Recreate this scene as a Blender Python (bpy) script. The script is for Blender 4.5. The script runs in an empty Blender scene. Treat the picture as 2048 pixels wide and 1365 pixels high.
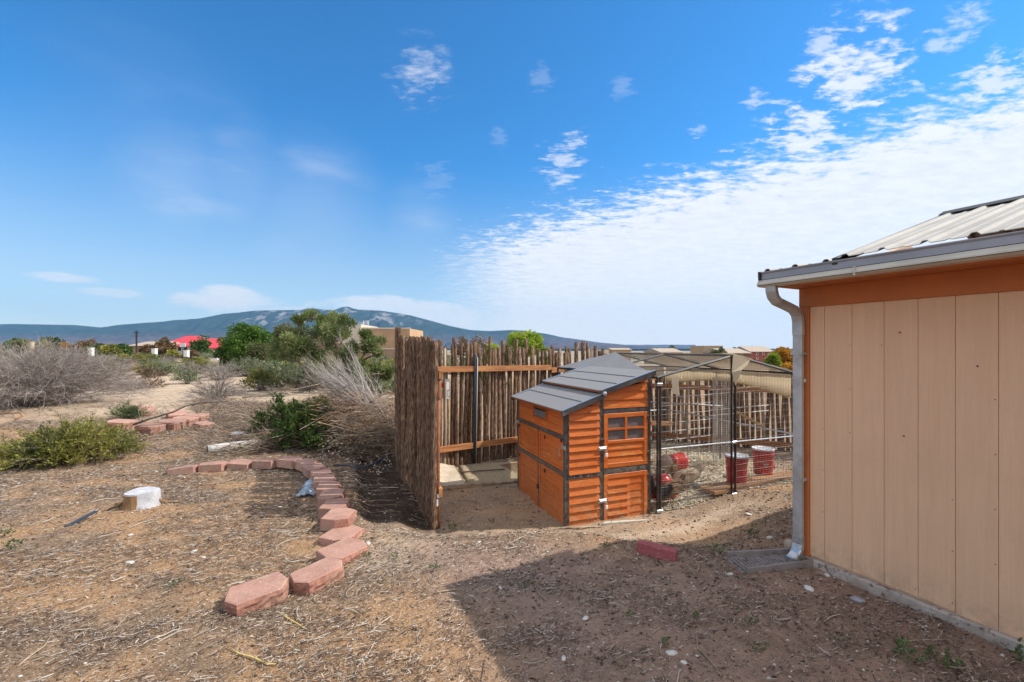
import bpy, math, random
import numpy as np
from math import sin, cos, pi, radians, sqrt, atan2
from mathutils import Vector, Matrix

random.seed(7)
RNG = np.random.default_rng(11)
scene = bpy.context.scene
col = scene.collection

# ------------------------------------------------------------------ camera
EYE, FPX, CX, HY = 1.6, 880.0, 1024.0, 697.0
cam_d = bpy.data.cameras.new('camera')
cam = bpy.data.objects.new('camera', cam_d)
col.objects.link(cam)
cam.location = (0, 0, EYE)
cam.rotation_euler = (radians(90), 0, 0)
cam_d.sensor_width = 36
cam_d.lens = FPX / 2048 * 36
cam_d.shift_y = (HY - 682.5) / 2048
cam_d.clip_start = 0.05
cam_d.clip_end = 30000
scene.camera = cam

# ------------------------------------------------------------------ light
SUN = Vector((1.04, 0.09, 1.0)).normalized()       # towards the sun
SUN_EL = math.asin(SUN.z)
world = bpy.data.worlds.new('World')
scene.world = world
world.use_nodes = True
wn, wl = world.node_tree.nodes, world.node_tree.links
wn.clear()


def N(nodes, t, **kw):
    n = nodes.new(t)
    for k, v in kw.items():
        setattr(n, k, v)
    return n


class G:
    """small helper for building node graphs out of numbers and sockets"""
    def __init__(s, tree):
        s.n, s.l = tree.nodes, tree.links

    def put(s, sock, v):
        if v is None:
            return
        if hasattr(v, 'is_linked') or hasattr(v, 'links'):
            s.l.new(v, sock)
        else:
            sock.default_value = v

    def m(s, op, a, b=None, c=None, clamp=False):
        n = s.n.new('ShaderNodeMath'); n.operation = op; n.use_clamp = clamp
        s.put(n.inputs[0], a); s.put(n.inputs[1], b); s.put(n.inputs[2], c)
        return n.outputs[0]

    def vm(s, op, a, b=None):
        n = s.n.new('ShaderNodeVectorMath'); n.operation = op
        s.put(n.inputs[0], a); s.put(n.inputs[1], b)
        return n.outputs['Value'] if op in ('DOT_PRODUCT', 'LENGTH', 'DISTANCE') else n.outputs['Vector']

    def noise(s, vec, scale, detail=4, rough=.55, dist=0, out='Fac'):
        n = s.n.new('ShaderNodeTexNoise')
        if vec is not None: s.l.new(vec, n.inputs['Vector'])
        n.inputs['Scale'].default_value = scale; n.inputs['Detail'].default_value = detail
        n.inputs['Roughness'].default_value = rough; n.inputs['Distortion'].default_value = dist
        return n.outputs[out]

    def voro(s, vec, scale, out='Distance', feat='F1', rnd=1.0):
        n = s.n.new('ShaderNodeTexVoronoi'); n.feature = feat
        if vec is not None: s.l.new(vec, n.inputs['Vector'])
        n.inputs['Scale'].default_value = scale; n.inputs['Randomness'].default_value = rnd
        return n.outputs[out]

    def mr(s, v, a, b, c=0, d=1, smooth=True):
        n = s.n.new('ShaderNodeMapRange'); n.interpolation_type = 'SMOOTHSTEP' if smooth else 'LINEAR'
        s.put(n.inputs['Value'], v)
        for k, x in zip(('From Min', 'From Max', 'To Min', 'To Max'), (a, b, c, d)):
            n.inputs[k].default_value = x
        return n.outputs['Result']

    def mix(s, f, a, b, mode='MIX'):
        n = s.n.new('ShaderNodeMix'); n.data_type = 'RGBA'; n.blend_type = mode
        s.put(n.inputs['Factor'], f)
        for k, x in ((6, a), (7, b)):
            if isinstance(x, tuple) and len(x) == 3: x = (*x, 1)
            s.put(n.inputs[k], x)
        return n.outputs[2]

    def mapping(s, vec, scale=(1, 1, 1), rot=(0, 0, 0), loc=(0, 0, 0)):
        n = s.n.new('ShaderNodeMapping'); s.l.new(vec, n.inputs['Vector'])
        n.inputs['Scale'].default_value = scale; n.inputs['Rotation'].default_value = rot
        n.inputs['Location'].default_value = loc
        return n.outputs[0]


g = G(world.node_tree)
sky = N(wn, 'ShaderNodeTexSky', sky_type='NISHITA', sun_disc=False)
sky.sun_elevation = SUN_EL
sky.sun_rotation = atan2(SUN.x, SUN.y)
sky.air_density = 1.0; sky.dust_density = 0.4; sky.ozone_density = 2.6; sky.altitude = 1600
tc = N(wn, 'ShaderNodeTexCoord')
dirv = tc.outputs['Generated']
sep = N(wn, 'ShaderNodeSeparateXYZ'); wl.new(dirv, sep.inputs[0])
dx, dy, dz = sep.outputs
hs = N(wn, 'ShaderNodeHueSaturation')
hs.inputs['Saturation'].default_value = 1.22; hs.inputs['Value'].default_value = 1.35
wl.new(sky.outputs[0], hs.inputs['Color'])
base = g.mix(1.0, hs.outputs[0], g.mix(g.mr(dz, 0.0, .42), (.60, .57, .52), (.37, .77, .86)), 'MULTIPLY')
# high cloud sheet: its points are where the view direction meets a plane aloft
inv = g.m('DIVIDE', 1.0, g.m('ADD', g.m('MAXIMUM', dz, 0.0), 0.10))
comb = N(wn, 'ShaderNodeCombineXYZ')
wl.new(g.m('MULTIPLY', dx, inv), comb.inputs[0]); wl.new(g.m('MULTIPLY', dy, inv), comb.inputs[1])
pl = comb.outputs[0]
pr = g.mapping(pl, scale=(1.0, 1.9, 1), rot=(0, 0, radians(-28)))
big = g.noise(pr, 1.1, 3, .5)
mid = g.noise(pr, 7.5, 9, .60, .30)
fine = g.noise(g.mapping(pl, scale=(1.0, 1.5, 1), rot=(0, 0, radians(20))), 25.0, 6, .6, .2)


def dirn(px, py):
    return Vector(((px - CX) / FPX, 1, (HY - py) / FPX)).normalized()


nb = dirn(905, 500).cross(dirn(2048, 175)).normalized()          # the sheet's edge is a great circle
if nb.z > 0: nb = -nb
band = g.vm('DOT_PRODUCT', dirv, tuple(nb))
front = g.mr(dx, -0.62, 0.02)
tex = g.m('ADD', g.m('MULTIPLY', g.m('SUBTRACT', mid, .5), 1.0), g.m('MULTIPLY', g.m('SUBTRACT', fine, .5), .55))
edge = g.m('ADD', g.m('MULTIPLY', band, 4.2), tex)
sheet = g.m('MULTIPLY', g.mr(edge, -.14, .20), g.mr(band, -.33, -.06))
sheet = g.m('MULTIPLY', sheet, g.mr(g.m('ADD', dx, g.m('MULTIPLY', tex, .25)), -0.20, 0.06))


def blob(px, py, r, amp, thr=.10, soft=.28, tx=None):
    d = dirn(px, py)
    dist = g.vm('DISTANCE', dirv, tuple(d))
    f = g.m('SUBTRACT', 1.0, g.m('DIVIDE', dist, r))
    v = g.m('ADD', g.m('MULTIPLY', f, .50), g.m('MULTIPLY', tx if tx is not None else tex, 1.35))
    return g.m('MULTIPLY', g.m('MULTIPLY', g.mr(v, thr + .12, thr + soft + .12), g.mr(f, 0, .55)), amp)


blobs = [blob(838, 145, .085, .55, .02, .5), blob(1120, 335, .08, .6, .08, .35), blob(1152, 285, .045, .5), blob(1710, 155, .13, .9, .08, .3), blob(1610, 275, .12, .9, .09, .3),
         blob(1510, 190, .04, .5), blob(2000, 160, .07, .8), blob(1900, 55, .06, .5), blob(1400, 262, .035, .35),
         blob(1085, 160, .045, .14), blob(1240, 180, .045, .14), blob(1655, 80, .06, .6), blob(1000, 275, .04, .12), blob(870, 360, .07, .10)]
soft = g.noise(g.mapping(dirv, scale=(1, 1, 3.4)), 4.0, 4, .5)
softp = g.mr(soft, .46, .70)
for (px, py, r, a) in ((350, 345, .13, .34), (480, 350, .14, .26), (620, 400, .17, .26), (580, 470, .10, .16), (840, 440, .10, .16), (330, 260, .2, .10)):
    dist = g.vm('DISTANCE', dirv, tuple(dirn(px, py)))
    blobs.append(g.m('MULTIPLY', g.m('MULTIPLY', g.mr(dist, r, 0), g.m('ADD', softp, .45)), a))
# low cumulus along the horizon: flat base, bumpy top, stretched sideways
cn = g.noise(g.mapping(dirv, scale=(1, 1, 2.0)), 16, 6, .55)


def low(px, py, rx, rz, amp):
    d = dirn(px, py)
    ax = g.m('DIVIDE', g.vm('DISTANCE', g.vm('MULTIPLY', dirv, (1, 1, 0)), (d.x, d.y, 0)), rx)
    az = g.m('DIVIDE', g.m('ABSOLUTE', g.m('SUBTRACT', dz, d.z)), rz)
    r2 = g.m('ADD', g.m('MULTIPLY', ax, ax), g.m('MULTIPLY', az, az))
    v = g.m('ADD', g.m('SUBTRACT', 1.0, r2), g.m('MULTIPLY', g.m('SUBTRACT', cn, .5), 2.2))
    return g.m('MULTIPLY', g.mr(v, 0.0, .7), amp)


blobs += [low(455, 600, .10, .028, .9), low(130, 556, .05, .010, .6), low(215, 585, .045, .009, .5), low(770, 612, .15, .024, .85),
          low(880, 630, .13, .034, .8), low(560, 628, .12, .018, .5)]
behind = g.m('MULTIPLY', g.mr(g.m('ADD', mid, g.m('MULTIPLY', fine, .3)), .44, .64), g.m('MAXIMUM', g.mr(dy, .02, -.30), g.mr(dz, .68, .86)))  # clouds added out of view, behind the camera and overhead
allb = g.m('MAXIMUM', sheet, g.m('MULTIPLY', behind, .95))
for b_ in blobs:
    allb = g.m('MAXIMUM', allb, b_)
veil = g.m('MULTIPLY', g.mr(dz, .40, -.06), .58)
cm = g.m('MULTIPLY', allb, g.mr(dz, -.03, .0))
shade = g.m('ADD', .90, g.m('MULTIPLY', g.mr(g.m('ADD', mid, g.m('MULTIPLY', fine, .4)), .5, .95), .12))
cc = g.mix(shade, (0, 0, 0), (5.35, 5.4, 5.6))
cc = g.mix(behind, cc, (7.0, 6.9, 6.8))   # the unseen added clouds are made brighter, to fill the shade
withveil = g.mix(veil, base, (4.1, 4.8, 5.4))
final = g.mix(g.m('MULTIPLY', cm, .93), withveil, cc)
bg = N(wn, 'ShaderNodeBackground'); bg.inputs['Strength'].default_value = 0.1
wl.new(final, bg.inputs['Color'])
wo = N(wn, 'ShaderNodeOutputWorld'); wl.new(bg.outputs[0], wo.inputs[0])
world.cycles.sampling_method = 'MANUAL'; world.cycles.sample_map_resolution = 512

sd = bpy.data.lights.new('sun', 'SUN'); sd.energy = 3.15; sd.angle = radians(.53); sd.color = (1, .945, .86)
sun = bpy.data.objects.new('sun', sd); col.objects.link(sun)
sun.rotation_euler = SUN.to_track_quat('Z', 'Y').to_euler()
scene.view_settings.view_transform = 'Standard'
scene.view_settings.look = 'None'
scene.view_settings.exposure = 0.95
scene.view_settings.gamma = 1
scene.view_settings.use_curve_mapping = False
scene.cycles.max_bounces = 6
scene.cycles.diffuse_bounces = 3
scene.cycles.transparent_max_bounces = 16
scene.cycles.volume_bounces = 0
scene.cycles.use_denoising = True


# ------------------------------------------------------------------ tagging
def tag(o, label=None, cat=None, group=None, kind=None):
    if label: o['label'] = label
    if cat: o['category'] = cat
    if group: o['group'] = group
    if kind: o['kind'] = kind
    return o


def empty(name, loc=(0, 0, 0), rz=0, label=None, cat=None, group=None):
    o = bpy.data.objects.new(name, None)
    o.empty_display_size = .1
    o.location = loc; o.rotation_euler = (0, 0, rz)
    col.objects.link(o)
    return tag(o, label, cat, group)


def link(name, me, parent=None, loc=None, rot=None, scale=None, mat=None):
    o = bpy.data.objects.new(name, me)
    if mat is not None and not me.materials: me.materials.append(mat)
    if parent is not None: o.parent = parent
    if loc is not None: o.location = loc
    if rot is not None: o.rotation_euler = rot
    if scale is not None: o.scale = scale
    col.objects.link(o)
    return o


def copy_tree(o, parent=None):
    c = o.copy(); col.objects.link(c); c.parent = parent
    for ch in list(o.children): copy_tree(ch, c)
    return c


# ------------------------------------------------------------------ mesh tools
class MB:
    def __init__(s):
        s.v, s.f, s.mi = [], [], []
        s.cur = 0

    def add(s, vs, fs):
        b = len(s.v)
        s.v += [tuple(p) for p in vs]
        s.f += [tuple(i + b for i in f) for f in fs]
        s.mi += [s.cur] * len(fs)
        return s

    def box(s, a, b, bev=0.0):
        x0, y0, z0 = a; x1, y1, z1 = b
        if bev <= 0:
            s.add([(x0, y0, z0), (x1, y0, z0), (x1, y1, z0), (x0, y1, z0), (x0, y0, z1), (x1, y0, z1), (x1, y1, z1), (x0, y1, z1)],
                  [(0, 3, 2, 1), (4, 5, 6, 7), (0, 1, 5, 4), (1, 2, 6, 5), (2, 3, 7, 6), (3, 0, 4, 7)])
            return s
        v = []
        for (X, sx) in ((x0, 1), (x1, -1)):
            for (Y, sy) in ((y0, 1), (y1, -1)):
                for (Z, sz) in ((z0, 1), (z1, -1)):
                    v += [(X, Y + sy * bev, Z + sz * bev), (X + sx * bev, Y, Z + sz * bev), (X + sx * bev, Y + sy * bev, Z)]
        k = lambda i, j, l, a_: (i * 4 + j * 2 + l) * 3 + a_
        F = []
        for i in (0, 1):
            F.append([k(i, 0, 0, 0), k(i, 1, 0, 0), k(i, 1, 1, 0), k(i, 0, 1, 0)])
            F.append([k(0, i, 0, 1), k(1, i, 0, 1), k(1, i, 1, 1), k(0, i, 1, 1)])
            F.append([k(0, 0, i, 2), k(1, 0, i, 2), k(1, 1, i, 2), k(0, 1, i, 2)])
        for i in (0, 1):
            for j in (0, 1):
                F.append([k(i, j, 0, 0), k(i, j, 1, 0), k(i, j, 1, 1), k(i, j, 0, 1)])
                F.append([k(i, 0, j, 0), k(i, 1, j, 0), k(i, 1, j, 2), k(i, 0, j, 2)])
                F.append([k(0, i, j, 1), k(1, i, j, 1), k(1, i, j, 2), k(0, i, j, 2)])
                for l in (0, 1):
                    F.append([k(i, j, l, 0), k(i, j, l, 1), k(i, j, l, 2)])
        c = Vector(((x0 + x1) / 2, (y0 + y1) / 2, (z0 + z1) / 2))
        out = []
        for f in F:
            p = [Vector(v[q]) for q in f]
            n = (p[1] - p[0]).cross(p[2] - p[0])
            m = sum(p, Vector()) / len(p) - c
            out.append(tuple(f) if n.dot(m) > 0 else tuple(reversed(f)))
        s.add(v, out)
        return s

    def hexa(s, p):        # 8 corners, bottom 4 then top 4 (both counter-clockwise seen from above)
        return s.add(p, [(0, 3, 2, 1), (4, 5, 6, 7), (0, 1, 5, 4), (1, 2, 6, 5), (2, 3, 7, 6), (3, 0, 4, 7)])

    def prism(s, pts, axis, a, b):
        """extrude a 2-D outline along an axis ('x','y','z')"""
        n = len(pts)
        def P(q, h):
            if axis == 'x': return (h, q[0], q[1])
            if axis == 'y': return (q[0], h, q[1])
            return (q[0], q[1], h)
        vs = [P(q, a) for q in pts] + [P(q, b) for q in pts]
        fs = [(i, (i + 1) % n, n + (i + 1) % n, n + i) for i in range(n)] + [tuple(reversed(range(n))), tuple(range(n, 2 * n))]
        return s.add(vs, fs)

    def tube(s, pts, r, n=8, cap=True):
        pts = [Vector(p) for p in pts]
        m = len(pts)
        rs = r if isinstance(r, (list, tuple)) else [r] * m
        vs, fs = [], []
        up = None
        for i, p in enumerate(pts):
            t = (pts[min(i + 1, m - 1)] - pts[max(i - 1, 0)]).normalized()
            if up is None:
                up = Vector((0, 0, 1)) if abs(t.z) < .9 else Vector((1, 0, 0))
            a = t.cross(up).normalized(); b_ = a.cross(t).normalized(); up = b_
            for k in range(n):
                th = 2 * pi * k / n
                vs.append(p + (a * cos(th) + b_ * sin(th)) * rs[i])
        for i in range(m - 1):
            for k in range(n):
                k2 = (k + 1) % n
                fs.append((i * n + k, (i + 1) * n + k, (i + 1) * n + k2, i * n + k2))
        if cap:
            fs += [tuple(range(n)), tuple(reversed(range((m - 1) * n, m * n)))]
        return s.add(vs, fs)

    def lathe(s, prof, n=20, c=(0, 0, 0), cap=True):
        vs, fs = [], []
        for (r, z) in prof:
            for k in range(n):
                th = 2 * pi * k / n
                vs.append((c[0] + r * cos(th), c[1] + r * sin(th), c[2] + z))
        m = len(prof)
        for i in range(m - 1):
            for k in range(n):
                k2 = (k + 1) % n
                fs.append((i * n + k, i * n + k2, (i + 1) * n + k2, (i + 1) * n + k))
        if cap:
            fs += [tuple(reversed(range(n))), tuple(range((m - 1) * n, m * n))]
        return s.add(vs, fs)

    def mesh(s, name, mats=None, smooth=False):
        me = bpy.data.meshes.new(name)
        me.from_pydata(s.v, [], s.f)
        for m_ in (mats if isinstance(mats, (list, tuple)) else [mats] if mats else []): me.materials.append(m_)
        if any(s.mi): me.polygons.foreach_set('material_index', s.mi)
        if smooth: me.polygons.foreach_set('use_smooth', [True] * len(me.polygons))
        me.update()
        return me

    def build(s, name, mats, parent=None, smooth=False, **kw):
        return link(name, s.mesh(name, mats, smooth), parent, **kw)


def np_mesh(name, V, F, mat=None, tint=None, smooth=False):
    """V (n,3), F (m,k) with one polygon size"""
    V = np.asarray(V, dtype=np.float32); F = np.asarray(F, dtype=np.int32)
    me = bpy.data.meshes.new(name)
    k = F.shape[1]
    me.vertices.add(len(V)); me.vertices.foreach_set('co', V.ravel())
    me.loops.add(F.size); me.loops.foreach_set('vertex_index', F.ravel())
    me.polygons.add(len(F))
    me.polygons.foreach_set('loop_start', np.arange(0, F.size, k, dtype=np.int32))
    if smooth: me.polygons.foreach_set('use_smooth', np.ones(len(F), dtype=bool))
    if tint is not None:
        a = me.attributes.new('tint', 'FLOAT', 'POINT')
        a.data.foreach_set('value', np.asarray(tint, dtype=np.float32))
    me.update(calc_edges=True)
    if mat: me.materials.append(mat)
    return me


# ------------------------------------------------------------------ numpy noise
_PERM = np.random.default_rng(5).random((256, 256)).astype(np.float32)


def vnoise(x, y):
    xi = np.floor(x).astype(np.int64); yi = np.floor(y).astype(np.int64)
    fx = x - xi; fy = y - yi
    fx = fx * fx * (3 - 2 * fx); fy = fy * fy * (3 - 2 * fy)
    a = _PERM[xi & 255, yi & 255]; b = _PERM[(xi + 1) & 255, yi & 255]
    c = _PERM[xi & 255, (yi + 1) & 255]; d = _PERM[(xi + 1) & 255, (yi + 1) & 255]
    return (a * (1 - fx) + b * fx) * (1 - fy) + (c * (1 - fx) + d * fx) * fy


def fbm(x, y, oct=4, gain=.5):
    s = 0; a = 1; t = 0
    for i in range(oct):
        s = s + a * vnoise(x * 2 ** i + 17.3 * i, y * 2 ** i + 5.1 * i); t += a; a *= gain
    return s / t


def sm(v, a, b):
    t = np.clip((v - a) / (b - a), 0, 1)
    return t * t * (3 - 2 * t)


def basin(x, y):
    xb = -1.47 - .38 * np.maximum(0, y - 4.15)
    ye = 3.66 + .08 * np.sin(x * 3.1) + .12 * vnoise(x * 2.2, y * 2.2) - .12 * sm(x, .3, 1.2)
    s = sm(y - ye, 0.0, .50) * sm(x - xb, 0.0, .16)
    s = s * (1 - .62 * sm(x, 1.7, 2.7)) * (1 - sm(y, 9, 11)) * (1 - sm(x, 6, 8))
    return s


def terr(x, y, micro=True):
    x = np.asarray(x, dtype=np.float64); y = np.asarray(y, dtype=np.float64)
    d = np.sqrt(x * x + y * y)
    z = -.18 * basin(x, y) * (1 - .55 * sm(-x, .85, 1.15))
    z = z + .30 * sm(-x, 3.2, 8) * sm(y, 5.5, 10) * (1 - sm(y, 30, 80))
    z = z + (fbm(x / 3.1 + 3, y / 3.1, 3) - .5) * .10 * sm(d, 5, 9)
    z = z + (fbm(x / 11. + 9, y / 11. + 2, 3) - .5) * .9 * sm(d, 14, 40)
    z = z - 4.2 * sm(y, 22, 170) * sm(x, -12, 25) - .8 * sm(y, 20, 60) * sm(x, -60, -8) * (1 - sm(x, -12, 25))
    z = z - 10 * sm(d, 150, 900) + 14.5 * sm(d, 2200, 6400)
    z = z - .012 * np.exp(-((x - .1) ** 2 + (y - 4.8) ** 2) / .2)
    # soil banked along the retaining row, on the camera side of it
    if micro:
        w = 1 - sm(d, 9, 14)
        z = z + w * (.035 * (fbm(x / .42, y / .42, 3) - .5) + .016 * (fbm(x / .085 + 4, y / .085, 3) - .5) + .008 * (vnoise(x / .035, y / .035) - .5))
    return z


def tz(x, y, micro=False):
    return float(terr(np.array([x]), np.array([y]), micro)[0])


def at(px, py, Y):
    """the point seen at a pixel of the photograph, Y metres ahead"""
    return Vector(((px - CX) / FPX * Y, Y, EYE - (py - HY) / FPX * Y))


def gnd(px, py):
    z = 0.0
    for _ in range(12):
        Y = (EYE - z) * FPX / (py - HY)
        z = .5 * z + .5 * tz((px - CX) / FPX * Y, Y)
    Y = (EYE - z) * FPX / (py - HY)
    X = (px - CX) / FPX * Y
    return Vector((X, Y, tz(X, Y)))


# ------------------------------------------------------------------ materials
def newmat(name):
    m = bpy.data.materials.new(name); m.use_nodes = True
    t = m.node_tree; t.nodes.clear()
    out = t.nodes.new('ShaderNodeOutputMaterial')
    p = t.nodes.new('ShaderNodeBsdfPrincipled')
    t.links.new(p.outputs[0], out.inputs[0])
    return m, G(t), p, out


def M(name, c1, c2=None, scale=6, rough=.8, bump=0.0, bscale=40, metal=0.0, stretch=(1, 1, 1), lo=.35, hi=.65, c3=None, s3=40,
      detail=5, coord='Object', rnd=0.0, spec=.4, dirt=None):
    m, g, p, out = newmat(name)
    tcn = g.n.new('ShaderNodeTexCoord')
    v = g.mapping(tcn.outputs[coord], scale=stretch)
    if rnd or True:
        oi = g.n.new('ShaderNodeObjectInfo')
        off = g.m('MULTIPLY', oi.outputs['Random'], 37.0)
        cb = g.n.new('ShaderNodeCombineXYZ')
        for i in range(3): g.l.new(off, cb.inputs[i])
        v = g.vm('ADD', v, cb.outputs[0])
    c2 = c2 or tuple(c * .8 for c in c1)
    colr = g.mix(g.mr(g.noise(v, scale, detail, .6), lo, hi), c1, c2)
    if c3: colr = g.mix(g.mr(g.noise(v, s3, 3, .6), .56, .70), colr, c3)
    if dirt:
        colr = g.mix(g.m('MULTIPLY', g.mr(g.noise(tcn.outputs[coord], dirt[1], 5, .65), .48, .72), dirt[2]), colr, dirt[0])
    if rnd:
        hv = g.n.new('ShaderNodeHueSaturation'); g.l.new(colr, hv.inputs['Color'])
        g.put(hv.inputs['Value'], g.mr(oi.outputs['Random'], 0, 1, 1 - rnd, 1 + rnd, False))
        colr = hv.outputs[0]
    g.put(p.inputs['Base Color'], colr)
    p.inputs['Roughness'].default_value = rough; p.inputs['Metallic'].default_value = metal
    p.inputs['Specular IOR Level'].default_value = spec
    if bump:
        b = g.n.new('ShaderNodeBump'); b.inputs['Strength'].default_value = 1; b.inputs['Distance'].default_value = bump
        g.l.new(g.noise(v, bscale, 6, .65), b.inputs['Height']); g.l.new(b.outputs[0], p.inputs['Normal'])
    return m


def TM(name, cols, rough=.85, trans=0.0, nz=None, spec=.3):
    """colour taken from the tint of each twig or leaf (0..1) through a ramp"""
    m, g, p, out = newmat(name)
    a = g.n.new('ShaderNodeAttribute'); a.attribute_name = 'tint'
    r = g.n.new('ShaderNodeValToRGB'); g.l.new(a.outputs['Fac'], r.inputs[0])
    cr = r.color_ramp
    while len(cr.elements) < len(cols): cr.elements.new(.5)
    for i, c in enumerate(cols):
        cr.elements[i].position = i / (len(cols) - 1); cr.elements[i].color = (*c, 1)
    oi = g.n.new('ShaderNodeObjectInfo')
    hv = g.n.new('ShaderNodeHueSaturation'); g.l.new(r.outputs[0], hv.inputs['Color'])
    g.put(hv.inputs['Value'], g.mr(oi.outputs['Random'], 0, 1, .82, 1.18, False))
    c = hv.outputs[0]
    g.put(p.inputs['Base Color'], c); p.inputs['Roughness'].default_value = rough
    p.inputs['Specular IOR Level'].default_value = spec
    if trans:
        tr = g.n.new('ShaderNodeBsdfTranslucent'); g.l.new(c, tr.inputs[0])
        mx = g.n.new('ShaderNodeMixShader'); mx.inputs[0].default_value = trans
        g.l.new(p.outputs[0], mx.inputs[1]); g.l.new(tr.outputs[0], mx.inputs[2]); g.l.new(mx.outputs[0], out.inputs[0])
    return m


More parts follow.
